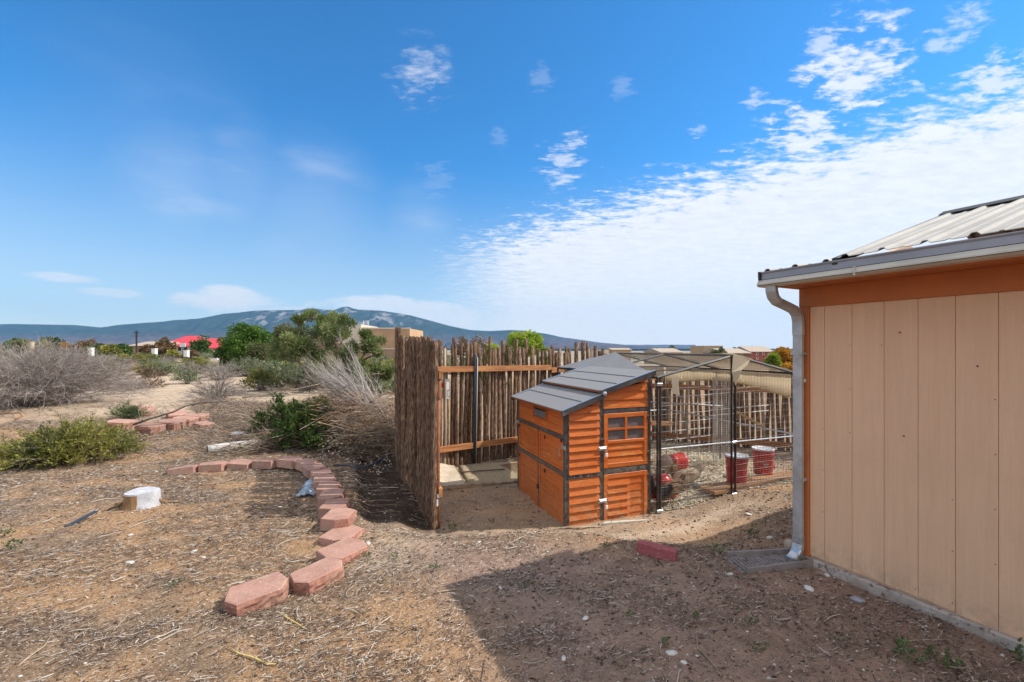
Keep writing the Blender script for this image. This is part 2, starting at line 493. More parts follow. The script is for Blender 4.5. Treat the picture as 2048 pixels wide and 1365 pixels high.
ORANGE = (.50, .135, .022)
MT = dict(
    coop=M('stained_fir', (.66, .155, .020), (.52, .105, .014), 5, .42, .0012, 60, stretch=(1, 1, 9), c3=(.70, .26, .06), s3=3, rnd=.10, spec=.5),
    coopx=M('stained_fir_dark', (.42, .10, .016), (.30, .065, .011), 5, .5, .001, 60, stretch=(1, 1, 8), rnd=.1),
    frame=M('dark_metal_frame', (.055, .058, .066), (.035, .037, .042), 9, .42, .0005, 80, metal=.0, dirt=((.22, .18, .14), 7, .5)),
    felt=M('grey_roof_felt', (.24, .24, .245), (.16, .16, .165), 160, .95, .0012, 240, c3=(.30, .30, .31), s3=300, dirt=((.25, .22, .18), 5, .35)),
    steel=M('galvanised_steel', (.60, .62, .64), (.42, .44, .46), 30, .35, .0004, 60, metal=.75),
    black=M('black_enamel', (.022, .020, .020), (.04, .036, .034), 20, .4, .0003, 60, dirt=((.16, .12, .09), 9, .4)),
    wire=M('grey_wire', (.26, .25, .24), (.12, .11, .10), 20, .5, metal=.3),
    wirel=M('bright_wire', (.62, .61, .58), (.4, .4, .38), 20, .5, metal=.2),
    bark=M('juniper_bark', (.215, .125, .074), (.065, .036, .022), 75, .95, .012, 120, stretch=(1, 1, .17), lo=.42, hi=.58, c3=(.34, .255, .175), s3=60, rnd=.28),
    barkl=M('pale_peeled_wood', (.44, .34, .24), (.22, .16, .11), 9, .9, .004, 40, stretch=(1, 1, .2), rnd=.2),
    rail=M('fir_rail', (.46, .20, .075), (.28, .11, .04), 7, .8, .0015, 60, stretch=(.3, 3, 3), rnd=.15),
    rust=M('rust_brown_pole', (.30, .11, .045), (.20, .075, .035), 14, .7, .0005, 60),
    tpost=M('dark_pipe', (.035, .045, .06), (.05, .06, .08), 30, .35, .0003, 60),
    block=M('pink_concrete', (.385, .215, .165), (.31, .17, .13), 9, .95, .0020, 150, c3=(.50, .33, .27), s3=110, rnd=.16, dirt=((.40, .30, .215), 7, .75)),
    blockr=M('split_red_concrete', (.36, .17, .12), (.22, .10, .075), 40, .98, .004, 70, rnd=.1, dirt=((.42, .31, .22), 6, .4)),
    siding=M('tan_painted_siding', (.78, .49, .305), (.74, .46, .285), 3, .75, .0018, 70, stretch=(5, 5, .35), rnd=.035, spec=.3, dirt=((.58, .37, .23), 3, .25)),
    trim=M('burnt_orange_trim', (.50, .16, .05), (.45, .14, .045), 5, .7, .0006, 40, spec=.3),
    found=M('painted_foundation', (.46, .40, .35), (.34, .29, .25), 12, .95, .003, 40, c3=(.14, .10, .08), s3=26),
    gut=M('grey_gutter', (.33, .335, .37), (.28, .285, .32), 5, .4, .0003, 30, metal=.1),
    gutl=M('beige_gutter', (.56, .52, .44), (.48, .44, .37), 6, .45, .0003, 30),
    roofm=M('white_ribbed_metal', (.40, .38, .34), (.33, .31, .28), 3, .75, .0004, 20, metal=0.0, spec=.2, dirt=((.40, .35, .28), 4, .3)),
    dark=M('dark_trim', (.035, .03, .028), None, 8, .6),
    spout=M('downspout_metal', (.50, .50, .49), (.38, .38, .37), 8, .4, .0006, 30, metal=.35, dirt=((.28, .25, .22), 8, .6)),
    splash=M('grey_plastic', (.26, .225, .21), (.21, .18, .17), 12, .8, .0008, 90),
    sandc=M('pale_concrete', (.50, .42, .32), (.40, .33, .25), 8, .95, .003, 60),
    mat_=M('dusty_mat', (.36, .29, .185), (.26, .20, .13), 30, .95, .003, 80),
    plank=M('raw_plank', (.36, .20, .10), (.22, .12, .06), 7, .85, .001, 60, stretch=(.4, 4, 4)),
    planl=M('yellow_wood', (.55, .38, .19), (.42, .28, .13), 7, .85, .001, 60, stretch=(.4, 4, 4)),
    red=M('red_plastic', (.55, .010, .014), (.42, .008, .012), 5, .35, spec=.5, dirt=((.35, .2, .14), 9, .35)),
    redl=M('light_red_plastic', (.66, .05, .045), (.52, .02, .02), 5, .35, spec=.5, dirt=((.45, .3, .2), 9, .35)),
    lid=M('white_plastic', (.72, .74, .80), (.62, .63, .68), 6, .4, dirt=((.5, .42, .33), 9, .4)),
    cloth=TM('tan_shade_cloth', [(.76, .68, .54), (.78, .70, .56)], .95, .6),
    clothe=M('yellow_hem', (.62, .46, .16), (.50, .36, .12), 25, .9),
    sage=TM('sage_leaves', [(.10, .13, .055), (.20, .24, .12), (.33, .35, .21)], .9, .25),
    sageS=TM('grey_stems', [(.13, .105, .09), (.28, .24, .215), (.44, .39, .36)], .95),
    rabbit=TM('rabbitbrush_leaves', [(.08, .105, .02), (.26, .26, .045), (.50, .42, .11)], .85, .3),
    juni=TM('juniper_leaves', [(.022, .05, .012), (.06, .11, .022), (.15, .20, .05)], .85, .25),
    weedl=TM('weed_leaves', [(.05, .09, .025), (.12, .17, .06), (.22, .26, .13)], .85, .2),
    feather=TM('feathery_leaves', [(.07, .11, .03), (.17, .22, .07), (.32, .34, .15)], .85, .35),
    greenl=TM('green_leaves', [(.035, .085, .012), (.085, .17, .025), (.20, .30, .06)], .8, .35),
    yellowl=TM('yellow_green_leaves', [(.12, .20, .02), (.26, .36, .04), (.44, .46, .08)], .8, .4),
    autumn=TM('autumn_leaves', [(.26, .16, .02), (.55, .24, .03), (.62, .42, .05)], .8, .4),
    olive=TM('olive_leaves', [(.07, .09, .03), (.15, .16, .06), (.26, .24, .12)], .85, .3),
    brownl=TM('brown_leaves', [(.08, .055, .03), (.17, .11, .055), (.28, .18, .09)], .9, .2),
    twig=TM('dry_twigs', [(.09, .06, .042), (.26, .19, .135), (.46, .38, .29)], .95),
    twigo=TM('russet_twigs', [(.15, .08, .04), (.36, .20, .10), (.52, .36, .21)], .95),
    litter=TM('litter', [(.055, .035, .024), (.20, .135, .095), (.42, .345, .275), (.62, .56, .48)], .95),
    straw=TM('straw', [(.42, .31, .17), (.66, .57, .40), (.80, .77, .68)], .95),
    wood=M('dark_branch', (.085, .06, .045), (.15, .11, .08), 30, .9, .002, 60),
    birch=M('white_painted_log', (.66, .64, .62), (.50, .48, .46), 9, .85, .003, 40, c3=(.22, .14, .08), s3=11),
    stump=M('white_painted_stump', (.50, .50, .53), (.40, .40, .42), 14, .85, .005, 60, c3=(.30, .25, .20), s3=34),
    stumpb=M('stump_bark', (.30, .17, .08), (.17, .10, .05), 20, .95, .006, 40, stretch=(1, 1, .3)),
    adobe=M('tan_stucco', (.46, .30, .18), (.40, .26, .15), 1.2, .95, .01, 8),
    adobel=M('pale_stucco', (.62, .54, .44), (.56, .48, .39), 1.2, .95, .01, 8),
    adobed=M('brown_stucco', (.30, .215, .155), (.26, .185, .13), 1.2, .95, .01, 8),
    redroof=M('red_metal_roof', (.60, .055, .065), (.50, .045, .055), 1, .5),
    white=M('white_paint', (.76, .76, .74), (.66, .66, .64), 2, .7),
    glass=M('dark_glass', (.03, .04, .05), None, 2, .08, spec=.8),
    brick=M('brick_red_wall', (.34, .10, .075), (.27, .08, .06), 2, .9),
    shing=M('beige_shingles', (.42, .34, .26), (.34, .27, .21), 3, .95, .01, 20),
    brownwall=M('brown_wall', (.22, .12, .08), (.18, .10, .07), 2, .9),
    fblack=M('black_rail', (.03, .03, .03), None, 5, .6),
    henw=M('buff_white_feathers', (.62, .54, .40), (.42, .32, .20), 22, .9, .004, 60),
    henb=M('brown_feathers', (.24, .13, .05), (.07, .045, .03), 22, .9, .004, 60),
    henk=M('black_feathers', (.02, .018, .022), (.05, .045, .05), 22, .8, .004, 60),
    hent=M('golden_feathers', (.40, .24, .09), (.22, .12, .05), 22, .9, .004, 60),
    comb=M('red_comb', (.55, .03, .025), None, 9, .6),
    beak=M('yellow_horn', (.55, .34, .09), None, 9, .6),
    navy=M('black_irrigation_pipe', (.025, .028, .045), (.04, .045, .07), 20, .35),
    plasticb=M('crumpled_clear_plastic', (.36, .42, .48), (.20, .25, .32), 40, .25, .004, 40),
    signw=M('white_sign', (.78, .78, .77), None, 4, .5),
    ink=M('black_ink', (.04, .04, .045), None, 4, .6),
)


def weather(m, col, z0, z1, amt, sc=9, stretch=(1, 1, 1), world_z=False):
    """lay dust, splashed mud or faded patches over a material, more of it towards height z0"""
    g = G(m.node_tree); p = [n for n in g.n if n.type == 'BSDF_PRINCIPLED'][0]
    src = p.inputs['Base Color'].links[0].from_socket
    ge = g.n.new('ShaderNodeNewGeometry'); sx = g.n.new('ShaderNodeSeparateXYZ'); g.l.new(ge.outputs['Position'], sx.inputs[0])
    v = g.mapping(ge.outputs['Position'], scale=stretch)
    f = g.m('MULTIPLY', g.mr(sx.outputs[2], z1, z0), g.mr(g.noise(v, sc, 6, .7), .38, .62))
    g.put(p.inputs['Base Color'], g.mix(g.m('MULTIPLY', f, amt), src, col))


weather(MT['coop'], (.46, .30, .17), -.18, .35, .55, 14)
weather(MT['coop'], (.60, .22, .07), -9, 9, .45, 5, (1, 1, .5))
weather(MT['coop'], (.20, .05, .012), -9, 9, .55, 26, (1, 1, 5))
weather(MT['frame'], (.30, .24, .17), -.25, 1.6, .5, 20)
weather(MT['siding'], (.40, .27, .18), .02, .30, .6, 16)
weather(MT['siding'], (.80, .55, .37), -9, 9, .4, 4, (5, 5, .22))
weather(MT['siding'], (.52, .33, .21), -9, 9, .35, 30, (2.5, 2.5, .10))
weather(MT['found'], (.24, .165, .11), -.05, .10, .8, 20)


def seethrough(name, c1, c2, scale, cover):
    """woven mesh or film: part of the light goes straight through the holes"""
    m, g, p, out = newmat(name)
    tcn = g.n.new('ShaderNodeTexCoord')
    g.put(p.inputs['Base Color'], g.mix(g.mr(g.noise(tcn.outputs['Object'], scale, 4), .35, .65), c1, c2))
    p.inputs['Roughness'].default_value = .9
    t = g.n.new('ShaderNodeBsdfTransparent'); mx = g.n.new('ShaderNodeMixShader'); mx.inputs[0].default_value = cover
    g.l.new(t.outputs[0], mx.inputs[1]); g.l.new(p.outputs[0], mx.inputs[2]); g.l.new(mx.outputs[0], out.inputs[0])
    return m


MT['roofcloth'] = seethrough('tan_woven_cloth', (.74, .67, .54), (.66, .59, .46), 90, .55)
MT['greymesh'] = seethrough('grey_shade_mesh', (.16, .16, .17), (.20, .20, .21), 30, .80)
MT['winmesh'] = seethrough('window_screen', (.13, .11, .11), (.17, .14, .14), 30, .88)
# ------------------------------------------------------------------ ground
def lines(lo, hi, step, far, gr=1.16):
    a = list(np.arange(lo, hi, step))
    s = step; v = hi
    while v < far: a.append(v); s *= gr; v += s
    a.append(far)
    s = step; v = lo - step; b = []
    while v > -far: b.append(v); s *= gr; v -= s
    b.append(-far)
    return np.array(sorted(b) + a)


def sand_mask(x, y):
    """paler trodden sand"""
    m = .9 * sm(y, 7.5, 9.5) * sm(-x, 2.5, 4) * (1 - sm(y, 22, 40))
    m = np.maximum(m, .45 * sm(y, 18, 30))
    # rim along the hollow and along the coop
    e = np.abs(y - 3.95 - .30 * sm(x, .4, 1.6) - .50 * sm(x, 1.4, 2.6))
    m = np.maximum(m, .8 * (1 - sm(e, .02, .22)) * sm(x, -1.5, -1.1) * (1 - sm(x, 2.2, 3.0)))
    m = np.maximum(m, .30 * basin(x, y) * (1 - sm(np.abs(x + .2), 1.2, 1.5) * 0))
    m = np.maximum(m, .6 * (1 - sm(np.hypot((x + .98) / .75, (y - 3.45) / .55), .2, .9)))
    return m


def build_ground():
    xs = lines(-7.5, 5.2, .034, 6500); ys = lines(.6, 10.5, .034, 6500)
    X, Y = np.meshgrid(xs, ys)
    Z = terr(X, Y)
    nx, ny = len(xs), len(ys)
    V = np.stack([X.ravel(), Y.ravel(), Z.ravel()], 1)
    i = np.arange(nx * ny).reshape(ny, nx)
    F = np.stack([i[:-1, :-1], i[:-1, 1:], i[1:, 1:], i[1:, :-1]], -1).reshape(-1, 4)
    me = np_mesh('ground', V, F, None, None, True)
    x, y = X.ravel(), Y.ravel()
    d = np.hypot(x, y)
    sand = sand_mask(x, y)
    warm = sm(fbm(x / .9 + 2, y / .6 + 7, 4), .42, .62)
    far = sm(d, 25, 120)
    ca = me.attributes.new('regions', 'FLOAT_COLOR', 'POINT')
    ca.data.foreach_set('color', np.stack([sand, warm, far, np.ones_like(x)], 1).astype(np.float32).ravel())
    lx = (x - .527) * .9375 + (y - 4.375) * .348; ly = -(x - .527) * .348 + (y - 4.375) * .9375
    straw = sm(lx, 1.05, 1.2) * (1 - sm(lx, 3.3, 3.6)) * sm(ly, .02, .12) * (1 - sm(ly, 2.4, 2.6))
    painted_shade = sm(-x, .72 + .42 * (y - 4.3) - .1, .72 + .42 * (y - 4.3) + .1) * sm(y, 4.15, 4.35) * (1 - sm(y, 7.2, 8.2)) * (1 - sm(-x, 3.2, 4.0)) * sm(x + 1.42 + .40 * np.maximum(0, y - 4.15), -.1, .05)  # near fence's shadow on the path, painted into the ground colour
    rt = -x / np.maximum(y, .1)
    painted_shade = np.maximum(painted_shade, .8 * sm(rt, .25, .29) * (1 - sm(rt, .58, .68)) * sm(y, 6.3, 6.8) * (1 - sm(y, 9.5, 11)))  # shade inside the brush pile, painted dark on the ground beneath
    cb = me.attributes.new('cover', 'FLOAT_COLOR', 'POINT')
    dark = sm(x + .55 * y, .75, 1.6) * (1 - sm(y, 3.2, 3.9)) + .0 * x  # shed shadow's mauve tone put into the soil colour
    cb.data.foreach_set('color', np.stack([straw, painted_shade, dark, np.ones_like(x)], 1).astype(np.float32).ravel())
    m, g, p, out = newmat('desert_soil')
    at_ = g.n.new('ShaderNodeAttribute'); at_.attribute_name = 'regions'
    sp = g.n.new('ShaderNodeSeparateColor'); g.l.new(at_.outputs['Color'], sp.inputs[0])
    s_, w_, f_ = sp.outputs
    tcn = g.n.new('ShaderNodeTexCoord'); v = tcn.outputs['Object']
    n1 = g.mr(g.noise(v, 3.0, 6, .65), .35, .65)
    soil = g.mix(n1, (.285, .19, .118), (.185, .125, .08))
    soil = g.mix(g.m('MULTIPLY', w_, .75), soil, (.385, .225, .112))
    soil = g.mix(g.m('MULTIPLY', g.mr(g.noise(v, 38, 4, .7), .52, .66), .6), soil, (.14, .09, .062))
    sandc = g.mix(g.mr(g.noise(v, 2.2, 6, .6), .35, .65), (.54, .42, .31), (.44, .33, .235))
    sandc = g.mix(g.m('MULTIPLY', g.mr(g.noise(v, 60, 3, .7), .56, .70), .45), sandc, (.22, .15, .10))
    c = g.mix(g.m('MULTIPLY', s_, g.mr(g.noise(v, 5, 5, .6), .25, .5, .55, 1)), soil, sandc)
    grit = g.voro(v, 150, 'Color')
    sv = g.n.new('ShaderNodeSeparateColor'); g.l.new(grit, sv.inputs[0])
    c = g.mix(g.m('MULTIPLY', g.m('GREATER_THAN', sv.outputs[0], .90), .55), c, (.52, .44, .35))
    c = g.mix(g.m('MULTIPLY', g.m('LESS_THAN', sv.outputs[1], .12), .5), c, (.08, .055, .04))
    scr = g.mix(g.mr(g.noise(v, .09, 6, .7), .4, .6), (.40, .32, .23), (.17, .17, .105))
    c = g.mix(f_, c, scr)
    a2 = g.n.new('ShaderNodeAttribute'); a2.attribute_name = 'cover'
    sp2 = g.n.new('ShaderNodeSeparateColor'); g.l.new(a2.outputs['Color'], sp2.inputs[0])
    c = g.mix(sp2.outputs[0], c, g.mix(g.mr(g.noise(v, 6, 5, .65), .35, .65), (.68, .57, .38), (.46, .33, .19)))
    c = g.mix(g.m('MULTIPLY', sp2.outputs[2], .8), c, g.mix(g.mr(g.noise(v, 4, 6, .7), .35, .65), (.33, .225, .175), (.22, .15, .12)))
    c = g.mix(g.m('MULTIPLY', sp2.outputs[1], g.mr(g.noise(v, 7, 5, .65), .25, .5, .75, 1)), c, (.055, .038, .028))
    g.put(p.inputs['Base Color'], c); p.inputs['Roughness'].default_value = 1; p.inputs['Specular IOR Level'].default_value = .1
    b = g.n.new('ShaderNodeBump'); b.inputs['Distance'].default_value = .012
    g.l.new(g.m('ADD', g.noise(v, 45, 6, .7), g.m('MULTIPLY', g.noise(v, 9, 3), .8)), b.inputs['Height']); g.l.new(b.outputs[0], p.inputs['Normal'])
    me.materials.append(m)
    o = link('ground', me); tag(o, 'reddish brown desert soil with pale sandy patches', kind='structure')


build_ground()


def ribbons(P, L, ang, width, curl, lift, tint, segs=2, follow=True, tri=False, tilt=None):
    """curved strips lying on the ground; P (n,2)"""
    n = len(L)
    t = np.linspace(-.5, .5, segs + 1)
    A = ang[:, None] + curl[:, None] * t[None, :] * 2
    step = L[:, None] / segs
    dxs = np.cos(A) * step; dys = np.sin(A) * step
    X = P[:, 0:1] + np.cumsum(dxs, 1) - dxs[:, :1] * 1.5; Y = P[:, 1:2] + np.cumsum(dys, 1) - dys[:, :1] * 1.5
    Z = terr(X, Y) + lift[:, None]
    if tilt is not None: Z = Z + tilt[:, None] * (t[None, :] * L[:, None]) + np.abs(tilt[:, None]) * L[:, None] * .5
    nxv = -np.sin(A); nyv = np.cos(A)
    taper = (1 - .5 * np.abs(t) * 2 * .6)[None, :]
    w = width[:, None] * taper * .5
    if not tri:
        V = np.stack([np.stack([X - nxv * w, Y - nyv * w, Z], -1), np.stack([X + nxv * w, Y + nyv * w, Z + w * .5], -1)], 2)
        k = 2
    else:
        V = np.stack([np.stack([X - nxv * w, Y - nyv * w, Z], -1), np.stack([X + nxv * w, Y + nyv * w, Z], -1), np.stack([X, Y, Z + w * 1.7], -1)], 2)
        k = 3
    base = (np.arange(n) * (segs + 1) * k)[:, None, None]
    F = []
    for s in range(segs):
        for j in range(k if k == 3 else 1):
            j2 = (j + 1) % k
            F.append(np.stack([base[:, 0, 0] + s * k + j, base[:, 0, 0] + s * k + j2, base[:, 0, 0] + (s + 1) * k + j2, base[:, 0, 0] + (s + 1) * k + j], 1))
    F = np.concatenate(F, 0)
    return V.reshape(-1, 3), F, np.repeat(tint, (segs + 1) * k)


def scatter(n, x0, x1, y0, y1, dens):
    out = []
    tot = 0
    while tot < n:
        m = int(n * 1.5)
        # more samples near the camera: area weighting 1/y
        u = RNG.random(m); y = y0 * (y1 / y0) ** u
        x = x0 + (x1 - x0) * RNG.random(m)
        k = RNG.random(m) < dens(x, y)
        q = np.stack([x[k], y[k]], 1)
        out.append(q); tot += len(q)
        if len(out) > 12: break
    return np.concatenate(out)[:n]


SHX = np.array([cos(radians(-62.68)), sin(radians(-62.68))])     # along the shed wall, towards the camera
SHN = np.array([-SHX[1], SHX[0]])                                # into the shed
def in_shed(x, y, mrg=0.0):
    return ((x - 2.18) * SHN[0] + (y - 3.29) * SHN[1] > -mrg) & ((x - 2.18) * SHX[0] + (y - 3.29) * SHX[1] > -.1)


def litter_density(x, y):
    cl = sm(fbm(x / .55 + 31, y / .30 + 3 + x * .5, 4), .40, .62)
    left = sm(-x, -.9, .6)
    d = .22 + .78 * cl
    d = d * (.62 + .38 * left)
    d = d * (1 - .88 * basin(x, y)) * (1 - .6 * np.clip(sand_mask(x, y), 0, 1))
    d = np.where(in_shed(x, y, .03), 0, d)
    return d


def build_litter():
    P = scatter(270000, -9.5, 4.2, 1.25, 10.5, litter_density)
    n = len(P)
    far = sm(P[:, 1], 2, 8)
    L = (.008 + .042 * RNG.random(n) ** 2.2) * (1 + .9 * far)
    ang = RNG.random(n) * pi * 2
    flow = RNG.random(n) < .5
    ang = np.where(flow, .55 + RNG.normal(0, .45, n), ang)
    W = (.0018 + .0036 * RNG.random(n) ** 2) * (1 + .9 * far)
    V, F, T = ribbons(P, L, ang, W, RNG.normal(0, .45, n), .003 + .018 * RNG.random(n) ** 1.5, np.where(RNG.random(n) < .46, .25 * RNG.random(n), RNG.random(n)), 2, tilt=RNG.normal(0, .12, n))
    link('dry_litter', np_mesh('dry_litter', V, F, MT['litter'], T))
    tag(bpy.data.objects['dry_litter'], 'grey brown dry stems and chips strewn over the soil', 'litter', kind='stuff')
    # thicker sticks
    P = scatter(1700, -8, 4, 1.3, 9.5, litter_density); n = len(P)
    V, F, T = ribbons(P, .06 + .16 * RNG.random(n) ** 2.5, np.where(RNG.random(n) < .5, .6 + RNG.normal(0, .5, n), RNG.random(n) * 6.28), .004 + .005 * RNG.random(n), RNG.normal(0, .5, n),
                      .004 + .008 * RNG.random(n), .25 + .6 * RNG.random(n), 5, tri=True, tilt=RNG.normal(0, .05, n))
    link('fallen_twigs', np_mesh('fallen_twigs', V, F, MT['litter'], T))
    tag(bpy.data.objects['fallen_twigs'], 'bent pale twigs lying about among the dry litter', 'twigs', kind='stuff')
    # clods and gravel
    P = scatter(30000, -8, 4.2, 1.25, 9, lambda x, y: np.where(in_shed(x, y, .02), 0, .35 + .65 * sm(x, -.6, 1.0)) * (1 - .5 * basin(x, y))); n = len(P)
    r = (.0025 + .0075 * RNG.random(n) ** 3) * (1 + .5 * sm(P[:, 1], 2, 6))
    z = terr(P[:, 0], P[:, 1]) + r * .3
    o6 = np.array([(1, 0, 0), (0, 1, 0), (-1, 0, 0), (0, -1, 0), (0, 0, 1), (0, 0, -1)])
    J = 1 + RNG.normal(0, .22, (n, 6, 1))
    V = np.stack([P[:, 0], P[:, 1], z], 1)[:, None, :] + o6[None] * J * r[:, None, None] * np.stack([1 + RNG.random(n) * .8, np.ones(n), .7 * np.ones(n)], 1)[:, None, :]
    f8 = np.array([(0, 1, 4), (1, 2, 4), (2, 3, 4), (3, 0, 4), (1, 0, 5), (2, 1, 5), (3, 2, 5), (0, 3, 5)])
    F = (np.arange(n) * 6)[:, None, None] + f8[None]
    t = np.where(RNG.random(n) < .12, 1.0, RNG.random(n) * .55)
    link('gravel', np_mesh('gravel', V.reshape(-1, 3), F.reshape(-1, 3), MT['litter'], np.repeat(t, 6)))
    tag(bpy.data.objects['gravel'], 'small clods and gravel scattered over the bare soil', 'gravel', kind='stuff')
    # wood shavings and straw inside the pen
    def pd(x, y):
        lx = (x - .527) * .9375 + (y - 4.375) * .348; ly = -(x - .527) * .348 + (y - 4.375) * .9375
        return ((lx > 1.1) & (lx < 3.5) & (ly > -.02) & (ly < 2.4)) * (.4 + .6 * sm(fbm(x / .5, y / .5, 3), .4, .6))
    P = scatter(34000, 1.2, 5, 4.4, 8.2, pd); n = len(P)
    V, F, T = ribbons(P, .012 + .035 * RNG.random(n), RNG.random(n) * 6.28, .005 + .008 * RNG.random(n), RNG.normal(0, .4, n), .003 + .012 * RNG.random(n), RNG.random(n), 2, tilt=RNG.normal(0, .2, n))
    link('straw_bedding', np_mesh('straw_bedding', V, F, MT['straw'], T))
    tag(bpy.data.objects['straw_bedding'], 'pale straw and wood shavings covering the chicken run floor', 'straw', kind='stuff')


build_litter()


# ------------------------------------------------------------------ mountains
def build_mountains():
    prof = [(-600, 668), (-250, 655), (0, 651), (30, 648), (90, 649), (150, 650), (215, 656), (250, 650), (330, 643), (400, 637), (440, 630), (480, 625), (520, 621), (580, 620),
            (600, 620), (622, 617), (660, 620), (682, 618), (690, 614), (697, 613), (706, 617), (718, 619), (760, 621), (800, 627), (822, 631), (860, 641), (900, 652), (940, 660), (980, 662), (1020, 660),
            (1045, 661), (1090, 667), (1120, 674), (1150, 678), (1200, 685), (1250, 690), (1300, 694), (1350, 697), (1500, 699), (2600, 701)]
    D = 5200.0
    px = np.linspace(-600, 2600, 900)
    h = (HY - np.interp(px, [p[0] for p in prof], [p[1] for p in prof])) / FPX * D
    x = (px - CX) / FPX * D
    ts = np.concatenate([np.linspace(0, .98, 70), [1.0], np.linspace(1.04, 1.6, 10)])
    Xg, Tg = np.meshgrid(x, ts); Hg = np.meshgrid(h, ts)[0]
    Yg = D - 2600 * (1 - Tg)
    t = np.clip(Tg, 0, 1)
    rid = 1 - np.abs(2 * fbm(Xg / 230 + Tg * .8, Yg / 900 + 3, 5, .55) - 1)
    rid2 = 1 - np.abs(2 * fbm(Xg / 90 + 8, Yg / 300 + 1, 4, .6) - 1)
    shape = .16 * sm(t, 0, .35) + .30 * sm(t, .2, .68) + .54 * sm(t, .62, 1.0)
    Z = Hg * shape
    Z = Z - (Hg + 30) * t * (1 - t) * (1.25 * (1 - rid) + .35 * (1 - rid2)) * 1.5
    Z = np.where(Tg > 1, Hg * (1 - (Tg - 1) * 1.2), Z)
    Z = np.maximum(Z, -14 + 0 * Z) + EYE * t - 3
    ny, nx = Z.shape
    V = np.stack([Xg.ravel(), Yg.ravel(), Z.ravel()], 1)
    i = np.arange(nx * ny).reshape(ny, nx)
    F = np.stack([i[:-1, :-1], i[:-1, 1:], i[1:, 1:], i[1:, :-1]], -1).reshape(-1, 4)
    me = np_mesh('mountain_range', V, F, None, None, True)
    m, g, p, out = newmat('forested_slopes')
    tcn = g.n.new('ShaderNodeTexCoord'); v = tcn.outputs['Object']
    ge = g.n.new('ShaderNodeNewGeometry')
    sx = g.n.new('ShaderNodeSeparateXYZ'); g.l.new(ge.outputs['Position'], sx.inputs[0])
    nn = g.noise(g.mapping(v, scale=(1, .45, 1)), .016, 7, .65)
    forest = g.mix(g.mr(g.noise(v, .012, 7, .7), .4, .6), (.016, .032, .034), (.034, .052, .044))
    dry = g.mix(g.mr(nn, .4, .6), (.060, .056, .070), (.10, .082, .090))
    hi = g.mr(sx.outputs[2], 40, 190)
    c = g.mix(hi, dry, forest)
    # granite crags below the summit
    rock = g.m('MULTIPLY', g.mr(g.noise(g.mapping(v, scale=(1, .5, .6)), .011, 5, .6), .50, .60), g.m('MULTIPLY', g.mr(sx.outputs[2], 190, 300), g.mr(sx.outputs[0], -3300, -2600)))
    rock = g.m('MULTIPLY', rock, g.mr(sx.outputs[0], -900, -1300))
    c = g.mix(g.m('MULTIPLY', rock, .6), c, (.33, .30, .30))
    g.put(p.inputs['Base Color'], c); p.inputs['Roughness'].default_value = 1; p.inputs['Specular IOR Level'].default_value = 0
    me.materials.append(m)
    o = link('mountain_range', me); tag(o, 'long blue green mountain ridge with pale granite crags', kind='structure')
    # a far pale range to the right
    xs = np.linspace(900, 2600, 60); hh = 38 + 26 * fbm(xs / 420, xs * 0 + 2, 3)
    mb = MB()
    vs = [(a, 6100, -12) for a in xs] + [(a, 6250, b * 1.0) for a, b in zip(xs, hh)] + [(a, 6400, -12) for a in xs]
    k = len(xs)
    fs = [(i, i + 1, k + i + 1, k + i) for i in range(k - 1)] + [(k + i, k + i + 1, 2 * k + i + 1, 2 * k + i) for i in range(k - 1)]
    mb.add(vs, fs)
    o = mb.build('far_hills', m); tag(o, 'faint far hills on the right horizon', kind='structure')


build_mountains()

hz = MB().box((-6900, -6900, -20), (6900, 6900, 620))
hm = bpy.data.materials.new('haze'); hm.use_nodes = True; hm.node_tree.nodes.clear()
ho = hm.node_tree.nodes.new('ShaderNodeOutputMaterial'); pv = hm.node_tree.nodes.new('ShaderNodeVolumePrincipled')
pv.inputs['Color'].default_value = (.30, .62, 1.0, 1); pv.inputs['Density'].default_value = 7.5e-5; pv.inputs['Anisotropy'].default_value = 0.2
hm.node_tree.links.new(pv.outputs[0], ho.inputs['Volume'])
try: hm.cycles.homogeneous_volume = True
except Exception: pass
tag(hz.build('haze', hm), 'thin blue haze in the air over the plain', kind='stuff')


